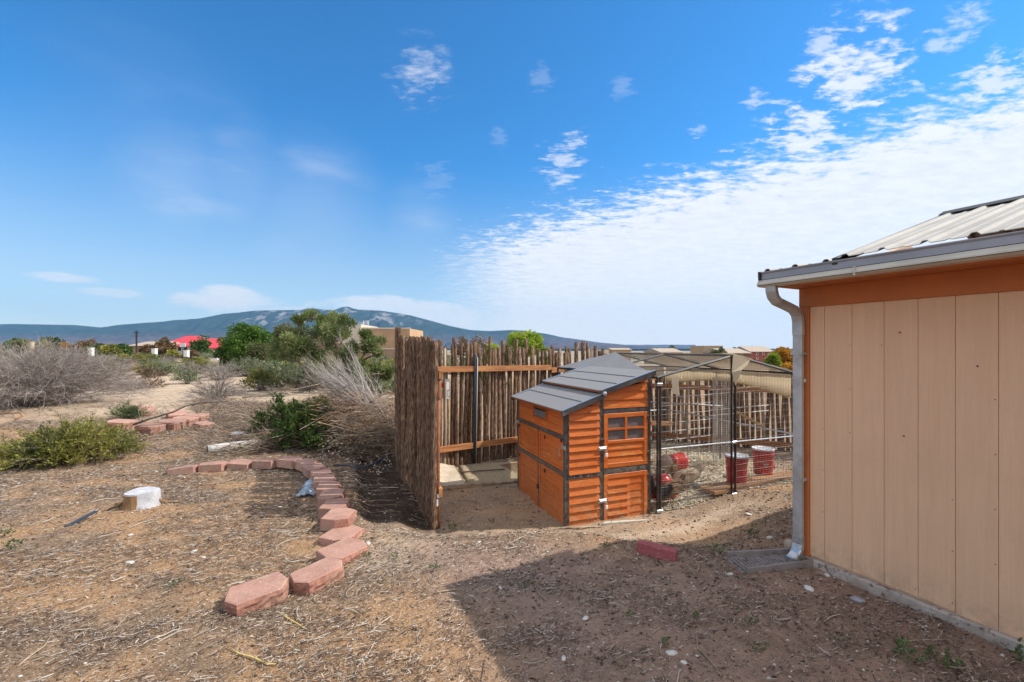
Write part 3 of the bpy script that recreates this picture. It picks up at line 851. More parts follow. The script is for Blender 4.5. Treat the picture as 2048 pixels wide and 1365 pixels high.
# ------------------------------------------------------------------ shed
def build_shed():
    L, Dp = 3.7, 3.15
    r = empty('tan_shed', (2.18, 3.29, 0), radians(-62.68), 'tan board sided shed with burnt orange trim and white ribbed metal roof', 'shed')
    ztop = 1.905
    # siding boards on the visible wall: local x along the wall, y into the shed
    g_ = [.045, .1435, .316, .497, .669, .838, 1.011]
    while g_[-1] < L - .3: g_.append(g_[-1] + .1745)
    for i, (a, b) in enumerate(zip(g_[:-1], g_[1:])):
        zb = .075 + (-.012 if i >= 5 else 0)
        m = MB().box((a + .0009, 0, zb), (b - .0009, .014, ztop), .002)
        m.build('siding_board', MT['siding'], r)
    MB().box((-.0, .0125, .05), (L, .09, 2.02)).build('wall', MT['siding'], r)
    MB().box((0, .09, .0), (.08, Dp, 2.0)).box((L - .08, .09, 0), (L, Dp, 2.0)).box((0, Dp, 0), (L, Dp + .08, 2.0)).build('wall', MT['siding'], r)
    # gable triangles
    ridge_y, eave_y = 1.18, -.42
    s = .31
    for x in (.06, L - .08):
        MB().prism([(.0, 1.99), (Dp, 1.99), (Dp, 2.05), (ridge_y + .2, 2.50), (.0, 2.10)], 'x', x, x + .05).build('gable_wall', MT['siding'], r)
    MB().box((-.022, -.016, .03), (.045, .030, ztop), .003).box((-.022, .032, .03), (-.004, .10, ztop), .002).build('corner_trim', MT['trim'], r)
    MB().box((-.022, -.020, ztop), (L, .03, 2.045), .002).build('frieze_board', MT['trim'], r)
    MB().box((-.05, -.40, 2.045), (L, .02, 2.06)).box((-.05, -.315, 2.035), (L, -.295, 2.13)).build('soffit', MT['trim'], r)
    for xx in g_[1:-1]:
        for zz in np.arange(.12, 1.9, .30):
            MB().lathe([(0, 0), (.0032, 0), (.0025, .0015), (0, .0015)], 6, cap=False).build('nail_head', MT['siding'] if (xx * 7 + zz * 3) % 1 > .35 else MT['dark'], r, loc=(xx - .012, -.0003, float(zz)), rot=(radians(90), 0, 0))
    # foundation with earth splashed on it
    MB().box((-.02, -.035, -.10), (L, .10, .062), .006).box((-.035, .12, -.1), (.06, Dp, .06), .006).build('foundation', MT['found'], r)
    # gutter, K profile, end capped
    def prof(o):
        return [(-.315 + o, 2.06), (-.395, 2.055), (-.415, 2.075), (-.402, 2.088), (-.402, 2.128), (-.412, 2.142), (-.395, 2.142), (-.392, 2.075), (-.315 + o, 2.075)]
    gx0, gx1 = -.075, L + .1
    gt = empty('gutter'); gt.parent = r
    MB().prism([(-.402, 2.088), (-.402, 2.130), (-.413, 2.140), (-.413, 2.146), (-.392, 2.146), (-.392, 2.088)], 'x', gx0 + .012, gx1).build('gutter_face', MT['gut'], gt)
    MB().prism([(-.315, 2.040), (-.405, 2.040), (-.424, 2.052), (-.424, 2.060), (-.412, 2.074), (-.408, 2.0865), (-.392, 2.0865), (-.392, 2.056), (-.315, 2.050)], 'x', gx0 - .012, gx1).build('gutter_trough', MT['gutl'], gt)
    MB().prism([(-.313, 2.088), (-.415, 2.088), (-.419, 2.148), (-.313, 2.152)], 'x', gx0 - .006, gx0 + .010).build('end_cap', MT['dark'], gt)
    MB().box((gx0, -.4085, 2.0868), (gx1, -.405, 2.0900)).build('gutter_line', MT['dark'], gt)
    MB().box((gx0, -.4262, 2.0485), (gx1, -.4225, 2.0515)).build('gutter_line', MT['dark'], gt)
    MB().box((.52, -.4265, 2.036), (.53, -.3, 2.089)).build('gutter_seam', MT['gutl'], gt)
    # roof: ribbed sheets running up the slope; rib section across x
    def ribs(x0, x1, pitch, hgt):
        pts = [(x0, 0.0)]
        x = x0 + .05
        while x < x1:
            pts += [(x - .024, 0), (x - .010, hgt), (x + .010, hgt), (x + .024, 0)]
            xm = x + pitch / 2
            pts += [(xm - .012, 0), (xm - .006, hgt * .25), (xm + .006, hgt * .25), (xm + .012, 0)]
            x += pitch
        pts = [p for p in pts if p[0] <= x1]
        pts.append((x1, 0))
        return pts
    def sheet(x0, x1, y0, z0, y1, z1, hgt=.016, ny=1):
        p = ribs(x0, x1, .19, hgt)
        n = len(p)
        vs = [(a, y0, z0 + b) for a, b in p] + [(a, y1, z1 + b) for a, b in p]
        vs += [(a, y0, z0 + b - .004) for a, b in p] + [(a, y1, z1 + b - .004) for a, b in p]
        fs = [(i, i + 1, n + i + 1, n + i) for i in range(n - 1)]
        fs += [(2 * n + i + 1, 2 * n + i, 3 * n + i, 3 * n + i + 1) for i in range(n - 1)]
        fs += [(i + 1, i, 2 * n + i, 2 * n + i + 1) for i in range(n - 1)]
        fs += [(0, n, 3 * n, 2 * n), (n - 1, 3 * n - 1, 4 * n - 1, 2 * n - 1)]
        return MB().add(vs, fs)
    ye = -.405; ze = 2.150
    xr = .415
    rl = 1.56
    rf = sheet(xr, L + .12, ye, ze + .012, ye + rl, ze + .012 + rl * s).build('roof', MT['roofm'], r)
    zr = ze + .012 + rl * s
    sheet(xr, L + .12, ye + 2 * rl + .75, zr - (rl + .75) * s + .02, ye + rl, zr).build('roof', MT['roofm'], r)
    # ridge cap
    MB().prism([(ye + rl - .09, zr - .01), (ye + rl, zr + .030), (ye + rl + .09, zr - .01), (ye + rl + .09, zr - .016), (ye + rl, zr + .022), (ye + rl - .09, zr - .016)], 'x', xr - .01, L + .13).build('ridge_cap', MT['dark'], r)
    # rake trim
    MB().hexa([(xr - .02, ye, ze - .03), (xr + .01, ye, ze - .03), (xr + .01, ye + rl, zr - .05), (xr - .02, ye + rl, zr - .05),
               (xr - .02, ye, ze + .012), (xr + .01, ye, ze + .012), (xr + .01, ye + rl, zr + .006), (xr - .02, ye + rl, zr + .006)]).build('rake_trim', MT['dark'], r)
    # lower strip of roof out to the end of the gutter
    sheet(-.07, xr - .022, ye, ze - .002, ye + 1.15, ze + .10, .016).build('roof', MT['roofm'], r)
    MB().box((-.06, ye + .02, 2.066), (xr, ye + 1.13, 2.10)).build('roof_deck', MT['trim'], r)
    # bolt hole and vent plug
    MB().lathe([(.0, 0), (.016, .0), (.016, .012), (.010, .02), (0, .02)], 10, cap=False).build('round_plug', MT['white'], r, loc=(.012, -.017, 1.36), rot=(radians(90), 0, 0))
    for (x, z) in ((.93, .0 + 1.50), (.58, 1.70), (.60, 1.05), (1.3, 1.1)):
        MB().lathe([(0, 0), (.005, 0), (.004, .003), (0, .003)], 8, cap=False).build('nail_head', MT['dark'], r, loc=(x, -.0005, z), rot=(radians(90), 0, 0))
    # downspout, a part of the shed
    d = empty('downspout'); d.parent = r
    w, dp = .036, .024
    path = [(.0, -.375, 2.045), (.0, -.372, 2.005), (.0, -.355, 1.965), (.0, -.315, 1.935), (.0, -.19, 1.905), (0, -.115, 1.885), (.0, -.070, 1.85), (.0, -.054, 1.80), (.0, -.052, 1.70)]
    path = [(p[0] - .008, p[1], p[2]) for p in path]
    def rect(mb, path, w, dp, shrink=1):
        vs, fs = [], []
        m = len(path)
        P = [Vector(p) for p in path]
        for i, p in enumerate(P):
            t = (P[min(i + 1, m - 1)] - P[max(i - 1, 0)]).normalized()
            a = Vector((1, 0, 0)); b = t.cross(a).normalized()
            c = .008
            for (u, v) in ((w - c, dp), (w, dp - c), (w, -dp + c), (w - c, -dp), (-w + c, -dp), (-w, -dp + c), (-w, dp - c), (-w + c, dp)):
                vs.append(p + a * u + b * v)
        for i in range(m - 1):
            for k in range(8):
                fs.append((i * 8 + k, i * 8 + (k + 1) % 8, (i + 1) * 8 + (k + 1) % 8, (i + 1) * 8 + k))
        fs += [tuple(reversed(range(8))), tuple(range((m - 1) * 8, m * 8))]
        mb.add(vs, fs)
        return mb
    rect(MB(), path, w, dp).build('upper_elbow', MT['spout'], d)
    rect(MB(), [(-.008, -.052, 1.72), (-.008, -.052, 1.2), (-.008, -.052, .5), (-.008, -.052, .17)], w - .003, dp - .002).build('pipe', MT['spout'], d)
    lowp = [(-.008, -.052, .20), (-.008, -.053, .15), (-.008, -.062, .11), (-.008, -.085, .075), (-.008, -.125, .052), (-.008, -.15, .045)]
    e = MB()
    rect(e, lowp, w, dp)
    e.build('lower_elbow', MT['steel'], d)
    for z in (1.55, .62):
        MB().box((-.049, -.080, z), (.033, -.0165, z + .02)).build('strap', MT['spout'], d)


build_shed()


def build_splash():
    a = gnd(1600, 1124); b = gnd(1464, 1130)
    dirx = Vector((b.x - a.x, b.y - a.y, 0)); L = dirx.length
    r = empty('splash_block', (a.x, a.y, .012), atan2(dirx.y, dirx.x), 'grey ribbed splash block under the downspout end', 'splash block')
    r.rotation_euler = (0, radians(1.5), atan2(dirx.y, dirx.x))
    w = .085
    MB().hexa([(0, -w, -.02), (L, -w - .03, -.02), (L, w + .03, -.02), (0, w, -.02), (0, -w, .010), (L, -w - .03, .006), (L, w + .03, .006), (0, w, .010)]).build('tray', MT['splash'], r)
    for k in range(17):
        x = .03 + k * (L - .04) / 17
        ww = w + .03 * x / L - .012
        MB().box((x, -ww, .010), (x + .009, ww, .015)).build('rib', MT['splash'], r)
    for sgn in (-1, 1):
        y0, y1 = sgn * w, sgn * (w + .03)
        t = sgn * .020
        z0, z1 = .045, .038
        P = [(-.01, y0, -.02), (L * .93, y1, -.02), (L * .93, y1 + t, -.02), (-.01, y0 + t, -.02), (-.01, y0, z0), (L * .93, y1, z1), (L * .93, y1 + t, z1), (-.01, y0 + t, z0)]
        if sgn < 0: P = [P[3], P[2], P[1], P[0], P[7], P[6], P[5], P[4]]
        MB().hexa(P).build('side_wall', MT['splash'], r)
    MB().box((-.02, -w - .02, -.02), (0, w + .02, .05)).build('end_wall', MT['splash'], r)


build_splash()
# ------------------------------------------------------------------ chicken coop
CRZ = radians(20.4)
CO = Vector((.527, 4.375, -.19))


def cl2w(x, y, z=0):
    return Vector((CO.x + x * cos(CRZ) - y * sin(CRZ), CO.y + x * sin(CRZ) + y * cos(CRZ), CO.z + z))


def build_coop():
    W, L = 1.03, 1.31
    r = empty('chicken_coop', CO, CRZ, 'stained orange wooden hen house with black metal frame and stepped grey felt roof', 'chicken coop')
    F = MT['frame']
    t = .042
    zl = lambda x: 1.165 + .335 * x              # underside line of the lower roof
    zu = lambda x: 1.345 + .30 * (x - .40)       # of the upper roof
    xm0, xm1 = .395, .44
    # posts and rails
    def post(x0, x1, y0, y1, h0, h1):
        MB().hexa([(x0, y0, -.12), (x1, y0, -.12), (x1, y1, -.12), (x0, y1, -.12), (x0, y0, h0), (x1, y0, h1), (x1, y1, h1), (x0, y1, h0)]).build('post', F, r)
    post(0, t, 0, t, zl(0), zl(t)); post(0, t, L - t, L, zl(0), zl(t))
    post(xm0, xm1, -.002, t, zl(xm0), zl(xm1)); post(W - t, W, 0, t, zu(W - t), zu(W)); post(W - t, W, L - t, L, zu(W - t), zu(W))
    for z in (.505, .87):
        MB().box((-.006, t, z), (.030, L - t, z + .040), .003).build('rail', F, r)
    MB().box((t, -.006, .480), (xm0, .03, .522), .003).build('rail', F, r)
    MB().box((xm1, -.006, .490), (W - t, .03, .548), .003).build('rail', F, r)
    MB().box((xm1, -.004, 1.118), (W - t, .03, 1.165), .003).build('rail', F, r)
    for x in (.10, .17, .26, .62, .78, .9):
        MB().lathe([(.0, 0), (.006, 0), (.005, .004), (0, .005)], 8, cap=False).build('bolt', MT['steel'], r, loc=(x, -.0062, .50 if x < .4 else .525), rot=(radians(90), 0, 0))
    # back and right closing walls
    MB().hexa([(W - .022, t, -.1), (W - .008, t, -.1), (W - .008, L - t, -.1), (W - .022, L - t, -.1), (W - .022, t, zu(W) - .02), (W - .008, t, zu(W) - .02), (W - .008, L - t, zu(W) - .02), (W - .022, L - t, zu(W) - .02)]).build('back_panel', MT['coopx'], r)
    MB().prism([(t, -.1), (W - t, -.1), (W - t, zu(W - t) - .01), (xm1, zu(xm1) - .01), (xm0, zl(xm0) - .01), (t, zl(t) - .01)], 'y', L - .02, L - .006).build('back_panel', MT['coopx'], r)
    # ---- left face: solid boards, doors in pairs
    ym = L / 2

    def boards_left(parent, y0, y1, z0, z1, n, x=.006, th=.012):
        hgt = (z1 - z0) / n
        for k in range(n):
            a = z0 + k * hgt
            MB().box((x, y0, a + .0012), (x + th, y1, a + hgt - .0012), .0015).build('board', MT['coop'], parent)
    # top panel with vent
    vy0, vy1, vz0, vz1 = .44, .78, 1.015, 1.115
    top = empty('top_panel'); top.parent = r
    boards_left(top, t, vy0, .912, 1.160, 3); boards_left(top, vy1, L - t, .912, 1.160, 3)
    MB().box((.006, vy0 + .001, .912), (.018, vy1 - .001, vz0 - .001)).build('board', MT['coop'], top)
    MB().box((.006, vy0 + .001, vz1 + .001), (.018, vy1 - .001, 1.160)).build('board', MT['coop'], top)
    MB().box((.03, t, .90), (.034, L - t, 1.16)).build('lining', MT['dark'], top)
    vt = empty('vent'); vt.parent = r
    for a, b in (((-.006, vy0 - .014, vz0 - .014), (.0055, vy0 + .006, vz1 + .014)), ((-.006, vy1 - .006, vz0 - .014), (.0055, vy1 + .014, vz1 + .014)),
                 ((-.0055, vy0 + .006, vz0 - .014), (.005, vy1 - .006, vz0 + .004)), ((-.0055, vy0 + .006, vz1 - .004), (.005, vy1 - .006, vz1 + .014))):
        MB().box(a, b).build('vent_frame', MT['coopx'], vt)
    for k in range(5):
        z = vz0 + .008 + k * .0145
        MB().hexa([(-.004, vy0 + .006, z), (.006, vy0 + .006, z + .006), (.006, vy1 - .006, z + .006), (-.004, vy1 - .006, z),
                   (-.004, vy0 + .006, z + .004), (.006, vy0 + .006, z + .011), (.006, vy1 - .006, z + .011), (-.004, vy1 - .006, z + .004)]).build('slat', MT['steel'], vt)

    def ldoor(y0, y1, z0, z1, n, frame):
        d = empty('door'); d.parent = r
        boards_left(d, y0 + frame + .001, y1 - frame - .001, z0 + frame, z1 - frame, n, .008)
        if frame > .005:
            for a, b in (((.000, y0, z0), (.016, y0 + frame, z1)), ((.000, y1 - frame, z0), (.016, y1, z1)), ((.001, y0 + frame, z0), (.015, y1 - frame, z0 + frame)), ((.001, y0 + frame, z1 - frame), (.015, y1 - frame, z1))):
                MB().box(a, b, .0015).build('door_rail', MT['coop'], d)
        return d
    ym0, ym1 = ym - .016, ym + .016
    for (z0, z1, n) in ((.550, .866, 3), (-.06, .500, 4)):
        d1 = ldoor(t + .004, ym0 - .003, z0, z1, n, .030)
        d2 = ldoor(ym1 + .003, L - t - .004, z0, z1, n, .030)
        MB().box((.006, ym0, z0), (.022, ym1, z1)).build('mullion', MT['frame'] if z0 < 0 else MT['coopx'], r)
        for d, ys in ((d1, (t + .02, ym0 - .16)), (d2, (ym1 + .14, L - t - .03))):
            MB().box((-.010, ys[1] - .008, z1 - .07), (.0, ys[1] + .008, z1 - .03), .002).build('hook', MT['dark'], d)
    MB().box((-.014, ym - .022, .20), (.002, ym + .022, .245), .003).build('latch', MT['dark'], r)
    MB().box((-.016, .05, .845), (-.007, .075, .88), .002).build('catch', MT['dark'], r)
    # corner hasps
    for (y, z) in ((.02, .80), (L - .03, .86)):
        h = empty('hasp', (-.003, y, z)); h.parent = r
        MB().box((-.012, -.05, -.018), (-.004, .035, .018), .002).build('plate', MT['steel'], h)
        MB().tube([(-.02, .045, -.01), (-.024, .06, -.03), (-.022, .055, -.10), (-.016, .035, -.085)], .004, 6).build('ring', MT['steel'], h)
    # ---- right face: weather boards, each tilted so that its lower edge stands proud
    def wboard(parent, x0, x1, z0, h, out=.014, cut=None, zt0=None, zt1=None):
        a, b = z0, z0 + h - .001
        ta, tb = (b, b) if cut is None else cut
        y_o, y_i, th = -out + .006, .010, .009
        MB().hexa([(x0, y_o, a), (x1, y_o, a), (x1, y_o + th, a), (x0, y_o + th, a), (x0, y_i - .004, ta), (x1, y_i - .004, tb), (x1, y_i + th, tb), (x0, y_i + th, ta)]).build('board', MT['coop'], parent)
    def bay(name, x0, x1, z0, z1, n, out, roof=None):
        d = empty(name); d.parent = r
        h = (z1 - z0) / n
        for k in range(n):
            a = z0 + k * h
            if roof is None: wboard(d, x0, x1, a, h, out if not callable(out) else out(k)); continue
            ra, rb = roof(x0) - .004, roof(x1) - .004
            if a > rb - .01: break
            xa = x0
            if ra < a + .012: xa = x0 + (a + .012 - ra) / (rb - ra) * (x1 - x0)
            wboard(d, xa, x1, a, h, out if not callable(out) else out(k), (min(a + h - .001, roof(xa) - .004), min(a + h - .001, rb)))
        return d
    bay('side_panel', t + .001, xm0 - .001, .524, 1.365, 11, .020, zl)
    bay('side_panel', t + .001, xm0 - .001, -.10, .478, 7, .020)
    bay('gable_panel', xm1 + .001, W - t - .001, 1.167, 1.60, 5, .013, zu)
    MB().box((t, .022, -.1), (W - t, .027, 1.15)).build('lining', MT['dark'], r)

    def rdoor(z0, z1, window):
        x0, x1 = xm1 + .004, W - t - .004
        fr = .045
        d = empty('door'); d.parent = r
        yo = -.010
        for a, b in (((x0, yo, z0), (x0 + fr, .012, z1)), ((x1 - fr, yo, z0), (x1, .012, z1)), ((x0 + fr, yo + .001, z0), (x1 - fr, .011, z0 + fr)), ((x0 + fr, yo + .001, z1 - fr), (x1 - fr, .011, z1))):
            MB().box(a, b, .002).build('door_rail', MT['coop'], d)
        zi0, zi1 = z0 + fr, z1 - fr
        if window:
            zw = zi1 - .235
            MB().box((x0 + fr, yo - .002, zw - .03), (x1 - fr, .011, zw), .002).build('door_rail', MT['coop'], d)
            cx = (x0 + x1) / 2; cz = (zw + zi1) / 2
            MB().box((cx - .012, yo + .002, zw), (cx + .012, .008, zi1)).build('glazing_bar', MT['coop'], d)
            MB().box((x0 + fr, yo + .001, cz - .010), (cx - .012, .009, cz + .010)).box((cx + .012, yo + .001, cz - .010), (x1 - fr, .009, cz + .010)).build('glazing_bar', MT['coop'], d)
            for (a, b) in ((x0 + fr, cx - .012), (cx + .012, x1 - fr)):
                for (c, e) in ((zw, cz - .010), (cz + .010, zi1)):
                    MB().box((a, .010, c), (b, .013, e)).build('pane', MT['winmesh'], d)
            top_ = zw - .03
        else:
            top_ = zi1
        n = max(3, round((top_ - zi0) / .078))
        h = (top_ - zi0) / n
        for k in range(n):
            if window: wboard(d, x0 + fr, x1 - fr, zi0 + k * h, h, .013)
            else:
                wboard(d, x0 + fr, x0 + fr + .27, zi0 + k * h, h, .022); wboard(d, x0 + fr + .271, x1 - fr, zi0 + k * h, h, .008)
        for z in (z0 + .09, z1 - .09):
            MB().box((x1 - .006, yo - .006, z), (x1 + .012, yo, z + .05), .002).build('hinge', MT['black'], d)
        return d
    rdoor(-.06, .486, False); rdoor(.552, 1.114, True)
    for z in (.76, .225):
        h = empty('latch', (xm0 + .02, -.012, z)); h.parent = r
        MB().box((-.038, -.006, -.022), (.058, .002, .020), .003).build('plate', MT['steel'], h)
        MB().box((-.030, -.014, -.010), (.050, -.006, .008), .003).build('bolt', MT['steel'], h)
        MB().box((.034, -.022, -.085), (.062, -.008, -.045), .004).build('padlock', MT['white'], h)
        MB().tube([(.040, -.014, -.048), (.040, -.014, -.02), (.055, -.014, -.02), (.055, -.014, -.048)], .003, 6).build('shackle', MT['steel'], h)
    MB().box((xm0 - .002, -.018, .835), (xm0 + .05, -.004, .862), .003).build('catch', MT['black'], r)
    # ---- roof: two flat panels laid like steps, each of felt strips in a metal edge
    def roof(x0, z0, x1, z1, y0, y1, n):
        p = empty('roof'); p.parent = r
        th = .016
        sl = (z1 - z0) / (x1 - x0)
        MB().hexa([(x0, y0, z0 - th), (x1, y0, z1 - th), (x1, y1, z1 - th), (x0, y1, z0 - th), (x0, y0, z0), (x1, y0, z1), (x1, y1, z1), (x0, y1, z0)]).build('roof_board', MT['coopx'], p)
        for k in range(n):
            a = x0 + (x1 - x0) * k / n - .006; b = x0 + (x1 - x0) * (k + 1) / n - .004
            za, zb = z0 + (a - x0) * sl, z0 + (b - x0) * sl
            MB().hexa([(a, y0 - .004, za + .001), (b, y0 - .004, zb + .001), (b, y1 + .004, zb + .001), (a, y1 + .004, za + .001),
                       (a, y0 - .004, za + .011), (b, y0 - .004, zb + .003), (b, y1 + .004, zb + .003), (a, y1 + .004, za + .011)]).build('felt_strip', MT['felt'], p)
        # edge bars front and back
        for (ya, yb) in ((y0 - .03, y0 - .006), (y1 + .006, y1 + .03)):
            MB().hexa([(x0 - .005, ya, z0 - .045), (x1, ya, z1 - .045), (x1, yb, z1 - .045), (x0 - .005, yb, z0 - .045),
                       (x0 - .005, ya, z0 + .006), (x1, ya, z1 + .006), (x1, yb, z1 + .006), (x0 - .005, yb, z0 + .006)]).build('edge_bar', F, p)
            MB().hexa([(x0 - .008, ya - .002, z0 + .008), (x1, ya - .002, z1 + .008), (x1, yb + .006, z1 + .008), (x0 - .008, yb + .006, z0 + .008),
                       (x0 - .008, ya - .002, z0 + .013), (x1, ya - .002, z1 + .013), (x1, yb + .006, z1 + .013), (x0 - .008, yb + .006, z0 + .013)]).build('edge_trim', MT['steel'], p)
        return p
    roof(-.055, 1.166, .432, 1.166 + .487 * .335, -.03, L + .04, 2)
    roof(.385, 1.352, 1.055, 1.352 + .67 * .292, -.03, L + .04, 3)
    MB().lathe([(0, 0), (.022, 0), (.022, .012), (.008, .018), (0, .018)], 10, cap=False).build('bolt_cap', MT['steel'], r, loc=(.415, -.062, 1.330), rot=(radians(90), 0, 0))


build_coop()


# ------------------------------------------------------------------ wire run
def bars(mb, p, q, w, n=4):
    mb.tube([p, q], w, n, cap=False)


def build_run():
    X0, X1, Dp, EV, AP = 1.085, 3.20, 2.35, 1.475, 1.705
    xm = 2.165
    r = empty('chicken_run', CO, CRZ, 'black framed wire mesh chicken run with pitched top joined to the hen house', 'chicken run')
    B = MT['black']; R = .014
    def bar(name, p, q, rad=R, mat=B):
        MB().tube([p, q], rad, 6).build(name, mat, r)
    gz = lambda x, y: tz(*(cl2w(x, y)[:2])) - CO.z
    fy = -.03
    zc = lambda x: EV + (AP - EV) * (1 - abs(x - xm) / (xm - X0)) if x <= xm else EV + (AP - EV) * (1 - (x - xm) / (X1 - xm))
    # front: two panels, double posts where they meet
    for x in (X0 + .010, X0 + .045, xm - .028, xm + .028, X1):
        bar('post', (x, fy, gz(x, fy) - .06), (x, fy, zc(x)), .013)
    for y in (Dp / 2, Dp):
        for x in (X0, X1):
            bar('post', (x, y, gz(x, y) - .05), (x, y, EV))
    for x in (xm - .9, xm + .35): bar('post', (x, Dp, -.05), (x, Dp, EV))
    for y in (fy, Dp / 2, Dp):
        bar('rafter', (X0, y, EV), (xm, y, AP), .015, MT['frame']); bar('rafter', (xm, y, AP), (X1, y, EV), .015, MT['frame'])
    bar('ridge_bar', (xm, fy, AP), (xm, Dp, AP), .013)
    for x in (X0, X1): bar('eave_bar', (x, fy, EV), (x, Dp, EV))
    bar('top_rail', (X0, Dp, EV), (X1, Dp, EV)); bar('top_rail', (X0, Dp / 2, EV), (X1, Dp / 2, EV), .010)
    bar('mid_rail', (X0 + .05, fy, .705), (xm - .03, fy, .705), .009, MT['steel'])
    bar('mid_rail', (xm + .03, fy, .705), (X1, fy, .705), .009, MT['steel'])
    bar('mid_rail', (X0, Dp, .72), (X1, Dp, .72), .010, MT['steel'])
    bar('mid_rail', (X1, 0, .72), (X1, Dp, .72), .010, MT['steel'])
    # clamps
    for (x, z) in ((X0 + .028, 1.40), (X0 + .028, .04), (xm, .10), (xm, .70)):
        MB().box((x - .035, fy - .022, z - .016), (x + .035, fy + .018, z + .016), .004).build('clamp', MT['steel'], r)
    # mesh: upright wires and cross wires, finer at the foot
    def wires(name, xa, xb, y, step, w, zt, horiz, mat):
        m = MB()
        x = xa + step / 2
        while x < xb:
            bars(m, (x, y, gz(x, y) - .02), (x, y, zt(x)), w, 3); x += step
        for z in horiz:
            if z < gz(xb, y): continue
            bars(m, (xa, y, z), (xb, y, z), w, 3)
        o = m.build(name, mat, r); o['kind'] = 'stuff'
    hz_ = [.06 + .075 * k for k in range(18)]
    wires('wire_mesh', X0 + .06, xm - .03, fy + .004, .047, .0012, zc, hz_, MT['wire'])
    wires('wire_mesh', xm + .03, X1, fy + .004, .047, .0012, zc, hz_, MT['wire'])
    low = [.03 + .025 * k for k in range(24)]
    wires('fine_mesh', X0 + .06, xm - .03, fy + .010, .025, .0005, lambda x: .66, low, MT['wire'])
    wires('fine_mesh', xm + .03, X1, fy + .010, .025, .0005, lambda x: .66, low, MT['wire'])
    m = MB()
    y = .05
    while y < Dp:
        for x in (X0, X1): bars(m, (x, y, 0 if x == X0 and y > 1.3 else .02), (x, y, EV), .0014, 3)
        y += .06
    for k in range(12):
        z = .1 + k * .12
        bars(m, (X1, 0, z), (X1, Dp, z), .0014, 3)
        bars(m, (X0, 1.33, z), (X0, Dp, z), .0014, 3)
        bars(m, (X0, Dp, z), (X1, Dp, z), .0014, 3)
    x = X0
    while x < X1:
        bars(m, (x, Dp, 0), (x, Dp, EV), .0014, 3)
        bars(m, (x, 0, zc(x) + .01), (x, Dp, zc(x) + .01), .0011, 3)
        x += .06
    y = 0
    while y < Dp:
        bars(m, (X0, y, EV + .01), (xm, y, AP + .01), .0011, 3); y += .06
    o = m.build('wire_mesh', MT['wire'], r); o['kind'] = 'stuff'
    # heavier bright cross wires seen on the near and far panels
    for z in (1.27, 1.22, 1.02, .95):
        m = MB(); bars(m, (xm + .03, .35, z), (X1 - .02, .35, z + .02), .005, 6); 
        m.build('cross_wire', MT['wirel'], r)
    for z in (1.27, 1.17, .98, .90, .72):
        m = MB(); bars(m, (X0 + .06, 1.9, z), (xm, 1.9, z), .003, 6); m.build('cross_wire', MT['wirel'], r)
    # cloth over the right slope, grey mesh over part of the left one
    def sheet(name, pts, mat, th=.003, wob=.006, nu=14, nv=14):
        # pts: four corners, bilinear, slight sag
        a, b, c, d = [Vector(p) for p in pts]
        vs, fs = [], []
        for i in range(nu + 1):
            for j in range(nv + 1):
                u, v = i / nu, j / nv
                p = a * (1 - u) * (1 - v) + b * u * (1 - v) + c * u * v + d * (1 - u) * v
                p.z += wob * (sin(i * 1.9 + j * .7) + sin(j * 2.3)) - .035 * sin(pi * ((u * 2) % 1)) * sin(pi * v)
                vs.append(p)
        k = len(vs)
        vs += [p - Vector((0, 0, th)) for p in vs]
        for i in range(nu):
            for j in range(nv):
                q = i * (nv + 1) + j
                fs.append((q, q + nv + 1, q + nv + 2, q + 1)); fs.append((k + q + 1, k + q + nv + 2, k + q + nv + 1, k + q))
        for i in range(nu):
            for j in (0, nv):
                q = i * (nv + 1) + j; fs.append((q, k + q, k + q + nv + 1, q + nv + 1))
        for j in range(nv):
            for i in (0, nu):
                q = i * (nv + 1) + j; fs.append((q, q + 1, k + q + 1, k + q))
        return MB().add(vs, fs).build(name, mat, None, True)
    o = sheet('shade_cloth', [(xm + .01, .0, AP + .02), (xm + .01, Dp, AP + .02), (X1 + .02, Dp, EV + .02), (X1 + .02, .0, EV + .02)], MT['roofcloth'])
    o.location = CO; o.rotation_euler = (0, 0, CRZ)
    tag(o, 'tan shade cloth stretched over the far right slope of the wire run', 'shade cloth')
    # grey mesh triangle
    n = 12; vs, fs = [], []
    A, B_, C_ = Vector((X0 - .01, .0, EV + .022)), Vector((X0 - .01, Dp, EV + .022)), Vector((xm - .02, Dp, AP + .022))
    m = MB()
    idx = {}
    for i in range(n + 1):
        for j in range(n + 1 - i):
            p = A + (B_ - A) * (i / n) + (C_ - B_) * 0 + (C_ - A) * (j / n)
            p.z += .004 * sin(i * 2.1 + j * 1.3)
            idx[i, j] = len(vs); vs.append(p)
    for i in range(n):
        for j in range(n - i):
            fs.append((idx[i, j], idx[i, j + 1], idx[i + 1, j]))
            if (i + 1, j + 1) in idx: fs.append((idx[i + 1, j], idx[i, j + 1], idx[i + 1, j + 1]))
    k = len(vs)
    vs = vs + [p - Vector((0, 0, .002)) for p in vs]; fs = fs + [tuple(k + q for q in reversed(f)) for f in fs]
    o = MB().add(vs, fs).build('shade_mesh', MT['greymesh'])
    o.location = CO; o.rotation_euler = (0, 0, CRZ)
    tag(o, 'dark grey shade mesh lying over the left roof slope of the wire run', 'shade mesh')
